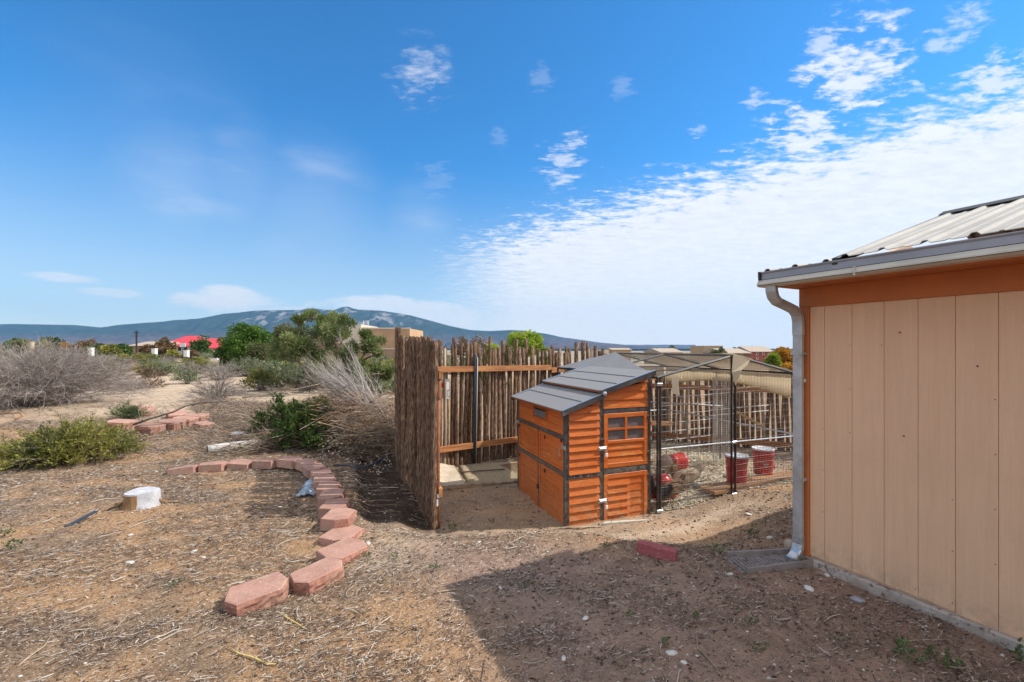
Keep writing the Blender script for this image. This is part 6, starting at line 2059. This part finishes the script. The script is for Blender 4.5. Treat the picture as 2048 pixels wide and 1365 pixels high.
# ------------------------------------------------------------------ brush pile
def brush():
    rg = np.random.default_rng(17)
    n = 19000
    u = rg.random(n); v = rg.random(n) ** .8
    # heap between the edging and the fence, deeper towards the back
    px = 395 + 400 * u; Y = 6.35 + 4.4 * v
    Y = Y + .3 * np.abs(u - .5)
    X = (px - CX) / FPX * Y
    k2 = rg.random(n) < .42
    px = np.where(k2, 640 + 150 * rg.random(n), px); Y = np.where(k2, 6.45 + 1.9 * rg.random(n), Y); X = np.where(k2, (px - CX) / FPX * Y, X)
    keep = ~((X > -1.75) & (Y < 6.5)) & ~((np.abs(X + 3.2) < .7) & (Y < 6.9))
    X, Y = X[keep], Y[keep]; n = len(X); u = u[keep]; v = v[keep]
    hh = .46 * np.exp(-((u - .74) / .30) ** 2) * np.exp(-((v - .38) / .42) ** 2) + .20 * sm(u, .05, .3) * sm(v, -.1, .25) * (1 - sm(v, .7, 1.05)) + k2[keep] * .22
    z0 = terr(X, Y, False) + hh * rg.random(n) ** .7 * 1.1
    L = rg.uniform(.12, .55, n) * (1 + .5 * (rg.random(n) < .1))
    az = np.where(rg.random(n) < .55, .35 + rg.normal(0, .45, n), rg.random(n) * 6.28); el = rg.normal(.05, .28, n)
    d = np.stack([np.cos(az) * np.cos(el), np.sin(az) * np.cos(el), np.sin(el)], 1)
    t = np.linspace(-.5, .5, 5)[None, :, None]
    P = np.stack([X, Y, z0 + .02], 1)[:, None] + d[:, None] * L[:, None, None] * t
    bow = rg.normal(0, .12, (n, 1, 3)) * (t ** 2) * L[:, None, None] * 3
    P = P + bow
    P[..., 2] = np.maximum(P[..., 2], terr(P[..., 0], P[..., 1], False) + .004)
    r = empty('brush_pile', (0, 0, 0), 0, 'sprawling pile of dry russet and grey cut brush behind the edging', 'brush pile')
    w = rg.uniform(.0018, .0055, n)
    red = rg.random(n) < .22 * (.4 + sm(u, .3, .6))
    for sel, nm, mt in ((red, 'russet_twigs', 'twigo'), (~red, 'grey_twigs', 'twig')):
        a = strips(P[sel], w[sel], rg.random(sel.sum()), 3, .5)
        o = link(nm, np_mesh(nm, a[0], a[1], MT[mt], a[2]), r); o['kind'] = 'stuff'
    # finer fuzz
    m = 15000
    k = rg.integers(0, n, m)
    q = P[k, rg.integers(0, 5, m)]
    d2 = rg.normal(size=(m, 3)); d2[:, 2] = np.abs(d2[:, 2]) * .6; d2 /= np.linalg.norm(d2, axis=1, keepdims=True)
    t = np.linspace(0, 1, 4)[None, :, None]
    Q = q[:, None] + d2[:, None] * t * rg.uniform(.05, .20, (m, 1, 1)) + rg.normal(0, .008, (m, 4, 3)) * t
    a = strips(Q, np.full(m, .0016), rg.random(m), 2)
    o = link('fine_twigs', np_mesh('fine_twigs', a[0], a[1], MT['sageS'], a[2]), r); o['kind'] = 'stuff'
    # leaves and pale chips caught in the shaded end near the fence
    m = 1500
    u2 = rg.random(m); Y2 = 5.3 + 1.9 * rg.random(m); px2 = 640 + 150 * u2
    X2 = (px2 - CX) / FPX * Y2
    ok = (X2 < -1.68) & (Y2 > 5.85 - .0 * u2); X2, Y2 = X2[ok], Y2[ok]; m = len(X2)
    Pl = np.stack([X2, Y2, terr(X2, Y2, False) + .01 + .28 * rg.random(m) * sm(Y2, 5.8, 6.6)], 1)
    a = leaves(Pl, rg.normal(size=(m, 3)), .04, .007, rg.random(m), rg)
    o = link('dry_leaves', np_mesh('dry_leaves', a[0], a[1], MT['litter'], a[2]), r); o['kind'] = 'stuff'

    # the leaning broom of grey dead branches
    base = at(806, 885, 6.75); tip = at(655, 735, 8.1)
    ax = (tip - base); Lx = ax.length
    r = empty('dead_branch', base, 0, 'broom of bare silver grey branches leaning out of the brush towards upper left', 'branch')
    ax = np.array(ax) / Lx
    n = 84
    st = rg.uniform(0, .35, n); dv = rg.normal(0, .115, (n, 3)); dd = ax + dv; dd /= np.linalg.norm(dd, axis=1, keepdims=True)
    t = np.linspace(0, 1, 7)[None, :, None]
    LL = rg.uniform(.6, 1.0, n)[:, None, None] * Lx * (1 - st[:, None, None] * .5)
    P = (ax * st[:, None] * Lx * .6)[:, None] + dd[:, None] * LL * t + rg.normal(0, .02, (n, 7, 3)) * t * Lx * .6
    parts = [strips(P, np.full(n, .0095) * rg.uniform(.5, 1.3, n), .55 + .4 * rg.random(n), 3, .3)]
    m = 2900
    si = rg.integers(0, n, m); ki = rg.integers(2, 7, m)
    d3 = dd[si] + rg.normal(0, .24, (m, 3)); d3 /= np.linalg.norm(d3, axis=1, keepdims=True)
    t4 = np.linspace(0, 1, 4)[None, :, None]
    Q = P[si, ki][:, None] + d3[:, None] * t4 * rg.uniform(.1, .38, (m, 1, 1)) + rg.normal(0, .012, (m, 4, 3)) * t4
    parts.append(strips(Q, np.full(m, .0022), .45 + .5 * rg.random(m), 3, .4))
    a = join(parts)
    o = link('twigs', np_mesh('twigs', a[0], a[1], MT['sageS'], a[2]), r); o['kind'] = 'stuff'
    MB().tube([(0, 0, 0), tuple(ax * .5 * Lx * .5 + np.array([0, 0, -.03])), tuple(ax * .55 * Lx)], [.034, .026, .014], 9).build('limb', MT['barkl'], r, True)
    MB().tube([(0.05, 0, .08), tuple(ax * .3 * Lx + np.array([.05, 0, .10])), tuple(ax * .6 * Lx + np.array([.03, 0, .14]))], [.022, .018, .010], 8).build('limb', MT['wood'], r, True)
    # single branches lying about, told apart
    for (pts, rad, mat, lab) in (([(485, 797), (520, 792), (560, 785), (600, 777), (640, 768)], .022, 'barkl', 'long bleached pole lying across the top of the brush pile'),
                                 ([(660, 850), (685, 836), (712, 822)], .018, 'planl', 'yellowish cut stick poking out of the brush near the fence'),
                                 ([(740, 806), (756, 796), (773, 786)], .016, 'wood', 'dark cut stick crossing the leaning grey broom'),
                                 ([(266, 850), (300, 838), (345, 825), (372, 812), (400, 806), (455, 803)], .020, 'wood', 'dark crooked bare branch lying over the farther block row'),
                                 ([(385, 812), (430, 806), (466, 800)], .012, 'wood', 'dark thin branch running from the crooked one into the brush'),
                                 ([(128, 808), (160, 822), (190, 830), (208, 828)], .016, 'barkl', 'grey dead branch beside the huge dead shrub'),
                                 ([(418, 858), (455, 851), (490, 848), (525, 842)], .012, 'barkl', 'pale branch along the front of the brush pile')):
        Y0 = gnd(*pts[0]).y if pts[0][1] > 790 else 9.0
        if pts[0][0] in (660, 740): Y0 = 6.9
        if pts[0][0] == 266: Y0 = 7.6
        P3 = []
        for i, (a_, b_) in enumerate(pts):
            p = at(a_, b_, Y0 + .12 * i); p.z = max(p.z, tz(p.x, p.y) + .02); P3.append(p)
        k = len(P3)
        r = empty('fallen_branch', P3[0], 0, lab, 'branch')
        m = MB().tube([p - P3[0] for p in P3], [rad * (1 - .6 * i / (k - 1)) for i in range(k)], 7)
        m.build('limb', MT[mat], r, True)
        if pts[0][0] in (266, 385, 128, 418, 485):
            q = 26
            j = rg.integers(0, k - 1, q); f = rg.random(q)[:, None]
            A = np.array([np.array(p - P3[0]) for p in P3])
            S0 = A[j] * (1 - f) + A[j + 1] * f
            dd2 = rg.normal(size=(q, 3)) * np.array([1, .6, .8]); dd2[:, 2] = np.abs(dd2[:, 2]) + .15; dd2 /= np.linalg.norm(dd2, axis=1, keepdims=True)
            t4 = np.linspace(0, 1, 5)[None, :, None]
            Q = S0[:, None] + dd2[:, None] * t4 * rg.uniform(.12, .42, (q, 1, 1)) + rg.normal(0, .025, (q, 5, 3)) * t4
            a = strips(Q, np.full(q, .005), .2 + .3 * rg.random(q), 3, .3)
            o = link('twigs', np_mesh('twigs', a[0], a[1], MT['sageS'], a[2]), r); o['kind'] = 'stuff'


brush()


def logs():
    a = gnd(415, 908); b_ = gnd(512, 898)
    d = Vector((b_.x - a.x, b_.y - a.y + .15, 0)); L = d.length
    r = empty('white_log', (a.x, a.y, a.z + .06), atan2(d.y, d.x), 'white painted log with a dark cut end lying behind the level blocks', 'log')
    MB().tube([(0, 0, 0), (L * .4, .01, .004), (L * .75, -.01, .01), (L, .0, .03)], [.068, .066, .060, .045], 14).build('log_body', MT['birch'], r, True)
    MB().tube([(-.004, 0, 0), (.003, 0, 0)], .062, 14).build('cut_end', MT['dark'], r)
    a = gnd(440, 896); a.y += .30
    r = empty('split_log', (a.x, a.y, tz(a.x, a.y) + .14), radians(16), 'split white and brown log resting slantwise above the white log', 'log')
    MB().prism([(-.045, -.03), (.045, -.03), (.05, .01), (.0, .05), (-.05, .01)], 'x', 0, .62).build('log_body', MT['birch'], r)
    # black irrigation pipe loop near the fence foot
    q = gnd(700, 945)
    o = MB().tube([(-.25, .1, .06), (-.05, -.02, .10), (.12, .02, .05), (.30, .10, .09), (.36, .25, .14)], .012, 8).build('irrigation_pipe', MT['navy'], None, True)
    o.location = (q.x, q.y, q.z); tag(o, 'black irrigation pipe looping out of the shaded brush by the fence foot', 'pipe')
    q = gnd(22, 838)
    o = MB().tube([(-.6, .1, .02), (-.3, .16, .08), (.05, .1, .10), (.28, -.05, .06), (.30, -.2, .02)], .012, 6).build('fallen_branch', MT['rust'], None, True)
    o.location = (q.x, q.y, q.z); tag(o, 'bent reddish stick at the left edge below the huge dead shrub', 'branch')


logs()


# small weeds
def weeds():
    W = [shrub_meshes('w', 80 + i, .030, .055, 9, 4, 4, (.014, .003), 'weedl', 'weedl', 84, .2, .001) for i in range(3)]
    spots = [(351, 1176, 1.0, 'bright green sprig on the litter left of the nearest pink block'), (1048, 1176, .9, 'green sprig in the tip of the shed shadow'), (1256, 1237, .8, 'green sprig in the middle of the shed shadow'),
             (1392, 1237, .7, 'tiny sprig right of the middle of the shed shadow'), (1432, 1105, 1.3, 'green weed between the wine red paver and the splash block'), (1210, 1098, 1.0, 'green weed just left of the wine red paver'),
             (905, 1062, 1.2, 'straggling green weed before the gate post'), (985, 1045, .8, 'tiny weed on the sand rim before the hollow'), (868, 1142, .9, 'grey green weed in the sunlit soil near the shadow tip'),
             (733, 1118, .9, 'small weed beside the third pink block'), (792, 1117, .8, 'small weed on bare soil right of the third pink block'), (1500, 1078, 1.4, 'grey green weed patch before the wire run'),
             (1802, 1305, 1.4, 'green weed in the lower right soil'), (1820, 1320, 1.2, 'green weed close to the one in the lower right soil'), (1890, 1340, 1.4, 'leafy weed near the bottom right corner'),
             (1860, 1310, .9, 'tiny weed above the leafy one at lower right'), (1680, 1280, .8, 'tiny weed in the soil left of the lower right weeds'), (2035, 1330, 1.5, 'green weed at the bottom right by the foundation'),
             (1835, 1215, .9, 'tiny weed close to the shed foundation'), (30, 1100, 1.5, 'flat grey green weed at the left edge'), (15, 1072, 1.2, 'pale green weed at the left edge above the flat one'),
             (1330, 1290, .7, 'tiny pale weed below the centre of the shed shadow'), (1515, 1300, .8, 'small weed near the long thin stick'), (1500, 1250, .9, 'greyish weed right of the long thin stick')]
    for i, (px, py, s, lab) in enumerate(spots):
        p = gnd(px, py); z = tz(p.x, p.y, True)
        r = empty('weed', (p.x, p.y, z + .002), i * 2.1, lab, 'weed', 'small green weeds on the soil'); r.scale = (s, s, s)
        link('leaves', W[i % 3][1], r)


weeds()


# ------------------------------------------------------------------ far buildings
def wbox(mb, px0, px1, y_top, Y, depth, zb, mt=None):
    a = at(px0, y_top, Y); b_ = at(px1, y_top, Y)
    return mb.box((a.x, Y, zb), (b_.x, Y + depth, a.z))


def adobe():
    Y = 38
    r = empty('adobe_house', (0, 0, 0), 0, 'tan flat roofed adobe house with battered pale walls behind the thin trees', 'house')
    zb = -1.3
    def rel(px, py, y): return at(px, py, y)
    # main tan block, slightly battered
    a, b_ = at(722, 655, Y), at(818, 657, Y)
    MB().hexa([(a.x - .35, Y, zb), (b_.x + .1, Y, zb), (b_.x + .1, Y + 6, zb), (a.x - .35, Y + 6, zb), (a.x, Y + .25, a.z), (b_.x, Y + .25, b_.z), (b_.x, Y + 6, b_.z), (a.x, Y + 6, a.z)]).build('wall', MT['adobe'], r)
    MB().box((a.x - .03, Y + .20, b_.z - .06), (b_.x + .04, Y + .36, b_.z + .07)).build('parapet_cap', MT['adobel'], r)
    a2, b2 = at(680, 648, Y + 1), at(722, 652, Y + 1)
    MB().hexa([(a2.x - .2, Y + .6, zb), (b2.x, Y + .6, zb), (b2.x, Y + 6, zb), (a2.x - .2, Y + 6, zb), (a2.x + .05, Y + 1, a2.z - .15), (b2.x, Y + 1, b2.z + .12), (b2.x, Y + 6, b2.z + .12), (a2.x + .05, Y + 6, a2.z - .15)]).build('wall', MT['adobel'], r)
    for (p0, p1, yt, yy, dp, m) in ((560, 724, 687, 36.5, 2.5, 'adobed'), (556, 742, 704, 35.5, .9, 'adobed'), (766, 812, 699, 35.2, 2.2, 'adobed'), (650, 684, 672, 39, 3, 'adobel')):
        m_ = MB(); wbox(m_, p0, p1, yt, yy, dp, zb); m_.build('wall', MT[m], r)
        q0, q1 = at(p0, yt, yy), at(p1, yt, yy)
        MB().box((q0.x - .05, yy - .05, q0.z), (q1.x + .05, yy + .35, q0.z + .10)).build('parapet_cap', MT['adobel'], r)
    # pale battered buttress
    c0, c1 = at(744, 700, 35.8), at(766, 700, 35.8)
    MB().hexa([(c0.x - .1, 35.4, zb), (c1.x + .5, 35.4, zb), (c1.x + .5, 37.5, zb), (c0.x - .1, 37.5, zb), (c0.x + .2, 35.8, c0.z), (c1.x, 35.8, c0.z), (c1.x, 37.5, c0.z), (c0.x + .2, 37.5, c0.z)]).build('buttress', MT['adobel'], r)
    for px in (711, 727, 736):
        q = at(px, 650, Y + 2); MB().tube([(q.x, Y + 2, q.z - .4), (q.x, Y + 2, q.z + .35)], .03, 5).build('vent_pipe', MT['white'], r)
    q = at(600, 640, 44)
    MB().lathe([(0, 0), (.45, 0), (.45, .35), (.32, .7), (0, .85)], 12, (q.x, 44, q.z - .4)).build('chimney', MT['adobel'], r, True)
    MB().box((at(560, 0, 41).x, 41, zb), (at(690, 0, 41).x, 46, at(0, 672, 41).z)).build('wall', MT['adobed'], r)
    q = at(752, 675, Y)
    MB().box((q.x, Y + .05, q.z - .25), (q.x + .5, Y + .2, q.z + .25)).build('window', MT['glass'], r) if False else None


adobe()


def red_house():
    Y = 100
    r = empty('red_roofed_house', (0, 0, 0), 0, 'low white house with bright red metal hip roofs on the far left', 'house')
    zb = -1.5
    def P(px, py, y): return tuple(at(px, py, y))
    m = MB(); wbox(m, 338, 398, 692, Y, 10, zb); wbox(m, 418, 452, 694, Y + 1, 9, zb); wbox(m, 344, 396, 683, Y + 3.5, 5, 0); m.build('wall', MT['white'], r)
    def roof(e0, e1, ye, r0, r1, yr, Yf, Yr):
        a, b_, c, d = Vector(P(e0, ye, Yf)), Vector(P(e1, ye, Yf)), Vector(P(r1, yr, Yr)), Vector(P(r0, yr, Yr))
        bk = [Vector((a.x, 2 * Yr - Yf, a.z)), Vector((b_.x, 2 * Yr - Yf, b_.z))]
        lo = [v - Vector((0, 0, .2)) for v in (a, b_)]
        MB().add([a, b_, c, d, bk[0], bk[1], lo[0], lo[1]], [(0, 1, 2, 3), (4, 3, 2, 5), (0, 3, 4), (1, 5, 2), (6, 7, 1, 0), (0, 4, 5, 1)]).build('roof', MT['redroof'], r)
    roof(330, 404, 692, 350, 398, 683, Y - 1, Y + 3)
    roof(338, 400, 684, 374, 396, 672, Y + 3, Y + 6)
    roof(414, 458, 696, 414, 440, 677, Y, Y + 6)
    for px in (346, 356, 368, 380):
        w = MB(); wbox(w, px, px + 6, 695, Y - .06, .05, at(0, 702, Y).z); f = w.build('window', MT['glass'], r)
    w = MB(); wbox(w, 350, 392, 685, Y + 3.44, .05, at(0, 688, Y + 3.4).z); w.build('window', MT['glass'], r)
    w = MB(); wbox(w, 446, 456, 700, Y - .2, .3, zb); w.build('porch_wall', MT['white'], r)
    Yh = 92
    r = empty('basketball_hoop', at(366, 706, Yh) * 1, 0, 'basketball hoop on a pole in front of the red roofed house', 'basketball hoop')
    MB().tube([(0, 0, -1), (0, 0, 1.6)], .08, 6).build('pole', MT['fblack'], r)
    MB().box((-.6, -.15, 1.2), (.6, -.05, 2.0)).build('backboard', MT['white'], r)
    # small tan house and utility pole
    r = empty('tan_house', (0, 0, 0), 0, 'small low tan house with brown roof beside the utility pole', 'house')
    m = MB(); wbox(m, 256, 306, 692, 95, 8, zb); m.build('wall', MT['adobe'], r)
    a, b_ = at(252, 692, 94), at(310, 692, 94)
    MB().prism([(94, a.z), (99.5, a.z + 1.0), (105, a.z)], 'x', a.x, b_.x).build('roof', MT['shing'], r)
    w = MB(); wbox(w, 280, 288, 695, 94.94, .05, at(0, 700, 95).z); w.build('window', MT['glass'], r)
    q = at(273, 662, 90)
    r = empty('utility_pole', (q.x, 90, 0), 0, 'lone dark utility pole standing before the mountains', 'utility pole')
    MB().tube([(0, 0, -1), (0, 0, q.z)], .16, 6).build('pole', MT['fblack'], r); MB().box((-.5, -.06, q.z - .5), (.5, .06, q.z - .35)).build('crossarm', MT['fblack'], r)
    # white pillars with dark rails
    lab = ['leftmost white pillar on the far plain, under the brownish tree', 'second white pillar, right of the utility pole', 'third white pillar, before the red roofed house', 'fourth white pillar, nearest the bright green tree']
    for i, (px, yt) in enumerate(((182, 697), (309, 698.5), (373, 702), (433, 704))):
        q = at(px, yt, 60); z = tz(q.x, 60)
        r = empty('white_pillar', (q.x, 60, z), 0, lab[i], 'pillar', 'white pillars on the far plain')
        MB().box((-.24, -.24, -.2), (.24, .24, q.z - z)).build('shaft', MT['white'], r); MB().box((-.28, -.28, q.z - z), (.28, .28, q.z - z + .08)).build('cap', MT['white'], r)
    Yf = 44
    r = empty('rail_fence', (0, 0, 0), 0, 'low black pipe rail fence crossing the scrub plain', 'fence')
    pts = [(262, 708), (300, 709), (345, 713), (388, 717)]
    for i in range(3):
        a, b_ = at(*pts[i], Yf), at(*pts[i + 1], Yf - 1)
        MB().tube([a, b_], .055, 6).build('rail', MT['fblack'], r)
        MB().tube([a - Vector((0, 0, .55)), b_ - Vector((0, 0, .55))], .04, 6).build('rail', MT['fblack'], r)
    for px in (267, 284, 310, 345, 386):
        q = at(px, 709 + max(0, px - 300) * .09, Yf); MB().tube([(q.x, Yf, q.z), (q.x, Yf, tz(q.x, Yf) - .3)], .07, 6).build('post', MT['fblack'], r)
    r = empty('board_wall', (0, 0, 0), 0, 'low dark board wall at the foot of the bright green tree', 'wall')
    a, b_ = at(440, 716, 34), at(486, 713, 33)
    for k in range(12):
        p0 = a.lerp(b_, k / 12); p1 = a.lerp(b_, (k + .94) / 12)
        MB().hexa([(p0.x, p0.y, -1), (p1.x, p1.y, -1), (p1.x, p1.y + .05, -1), (p0.x, p0.y + .05, -1), (p0.x, p0.y, p0.z), (p1.x, p1.y, p1.z), (p1.x, p1.y + .05, p1.z), (p0.x, p0.y + .05, p0.z)]).build('board', MT['brownwall'], r)
    q = at(61, 684, 20)
    o = MB().tube([(-.12, 0, -.4), (0.0, 0, .6), (.10, 0, q.z - tz(q.x, 20))], [.09, .085, .08], 8).build('weathered_post', MT['barkl'], None, True)
    o.location = (q.x, 20, tz(q.x, 20)); tag(o, 'leaning weathered wooden post on the plain above the huge dead shrub', 'post')


red_house()


def right_houses():
    Y = 110
    def house(label, name, px0, px1, ytop, Yh, depth, wall, roofspec, wins, zb=-4.5):
        r = empty(name, (0, 0, 0), 0, label, 'house')
        m = MB(); wbox(m, px0, px1, ytop, Yh, depth, zb); m.build('wall', MT[wall], r)
        if roofspec:
            e, rh, over = roofspec
            a, b_ = at(px0 - over, ytop, Yh), at(px1 + over, ytop, Yh)
            MB().prism([(Yh - .5, a.z - .1), (Yh + depth / 2, a.z + rh), (Yh + depth + .5, a.z - .1)], 'x', a.x, b_.x).build('roof', MT[e], r)
        for (wx, wy, ww, wh) in wins:
            w = MB(); a = at(wx, wy, Yh); c = at(wx + ww, wy + wh, Yh)
            w.box((a.x - .08, Yh - .08, c.z - .08), (c.x + .08, Yh - .02, a.z + .08)); f = w.build('window', MT['white'], r)
            MB().box((a.x, Yh - .10, c.z), (c.x, Yh - .081, a.z)).build('pane', MT['glass'], f)
    house('flat roofed tan house on the right horizon', 'tan_house', 1408, 1446, 692, 118, 9, 'adobe', None, [(1416, 697, 3, 3)])
    house('low house with beige gable roof left of the brick red one', 'brown_house', 1452, 1500, 706, 100, 12, 'brownwall', ('shing', 1.0, 3), [(1482, 709, 3, 3)])
    house('two storey brick red house with beige roof and white windows', 'brick_house', 1500, 1547, 703, 108, 9, 'brick', ('shing', 1.25, 2), [(1513, 706, 3, 4), (1525, 706, 3, 3), (1536, 707, 3, 3), (1513, 716, 3, 3), (1531, 717, 3, 4)])
    house('long low tan house seen just over the wire run roof', 'tan_house', 1322, 1366, 704, 70, 9, 'adobe', ('shing', .55, 2), [(1335, 706, 3, 2)])
    house('small far tan house left of the olive tree on the right', 'tan_house', 1225, 1262, 699.5, 150, 9, 'adobe', ('shing', .5, 2), [(1240, 701, 2, 1.5)], -6)
    house('far beige house behind the right end of the stake fence', 'tan_house', 1198, 1218, 700, 130, 9, 'adobel', None, [], -6)


right_houses()
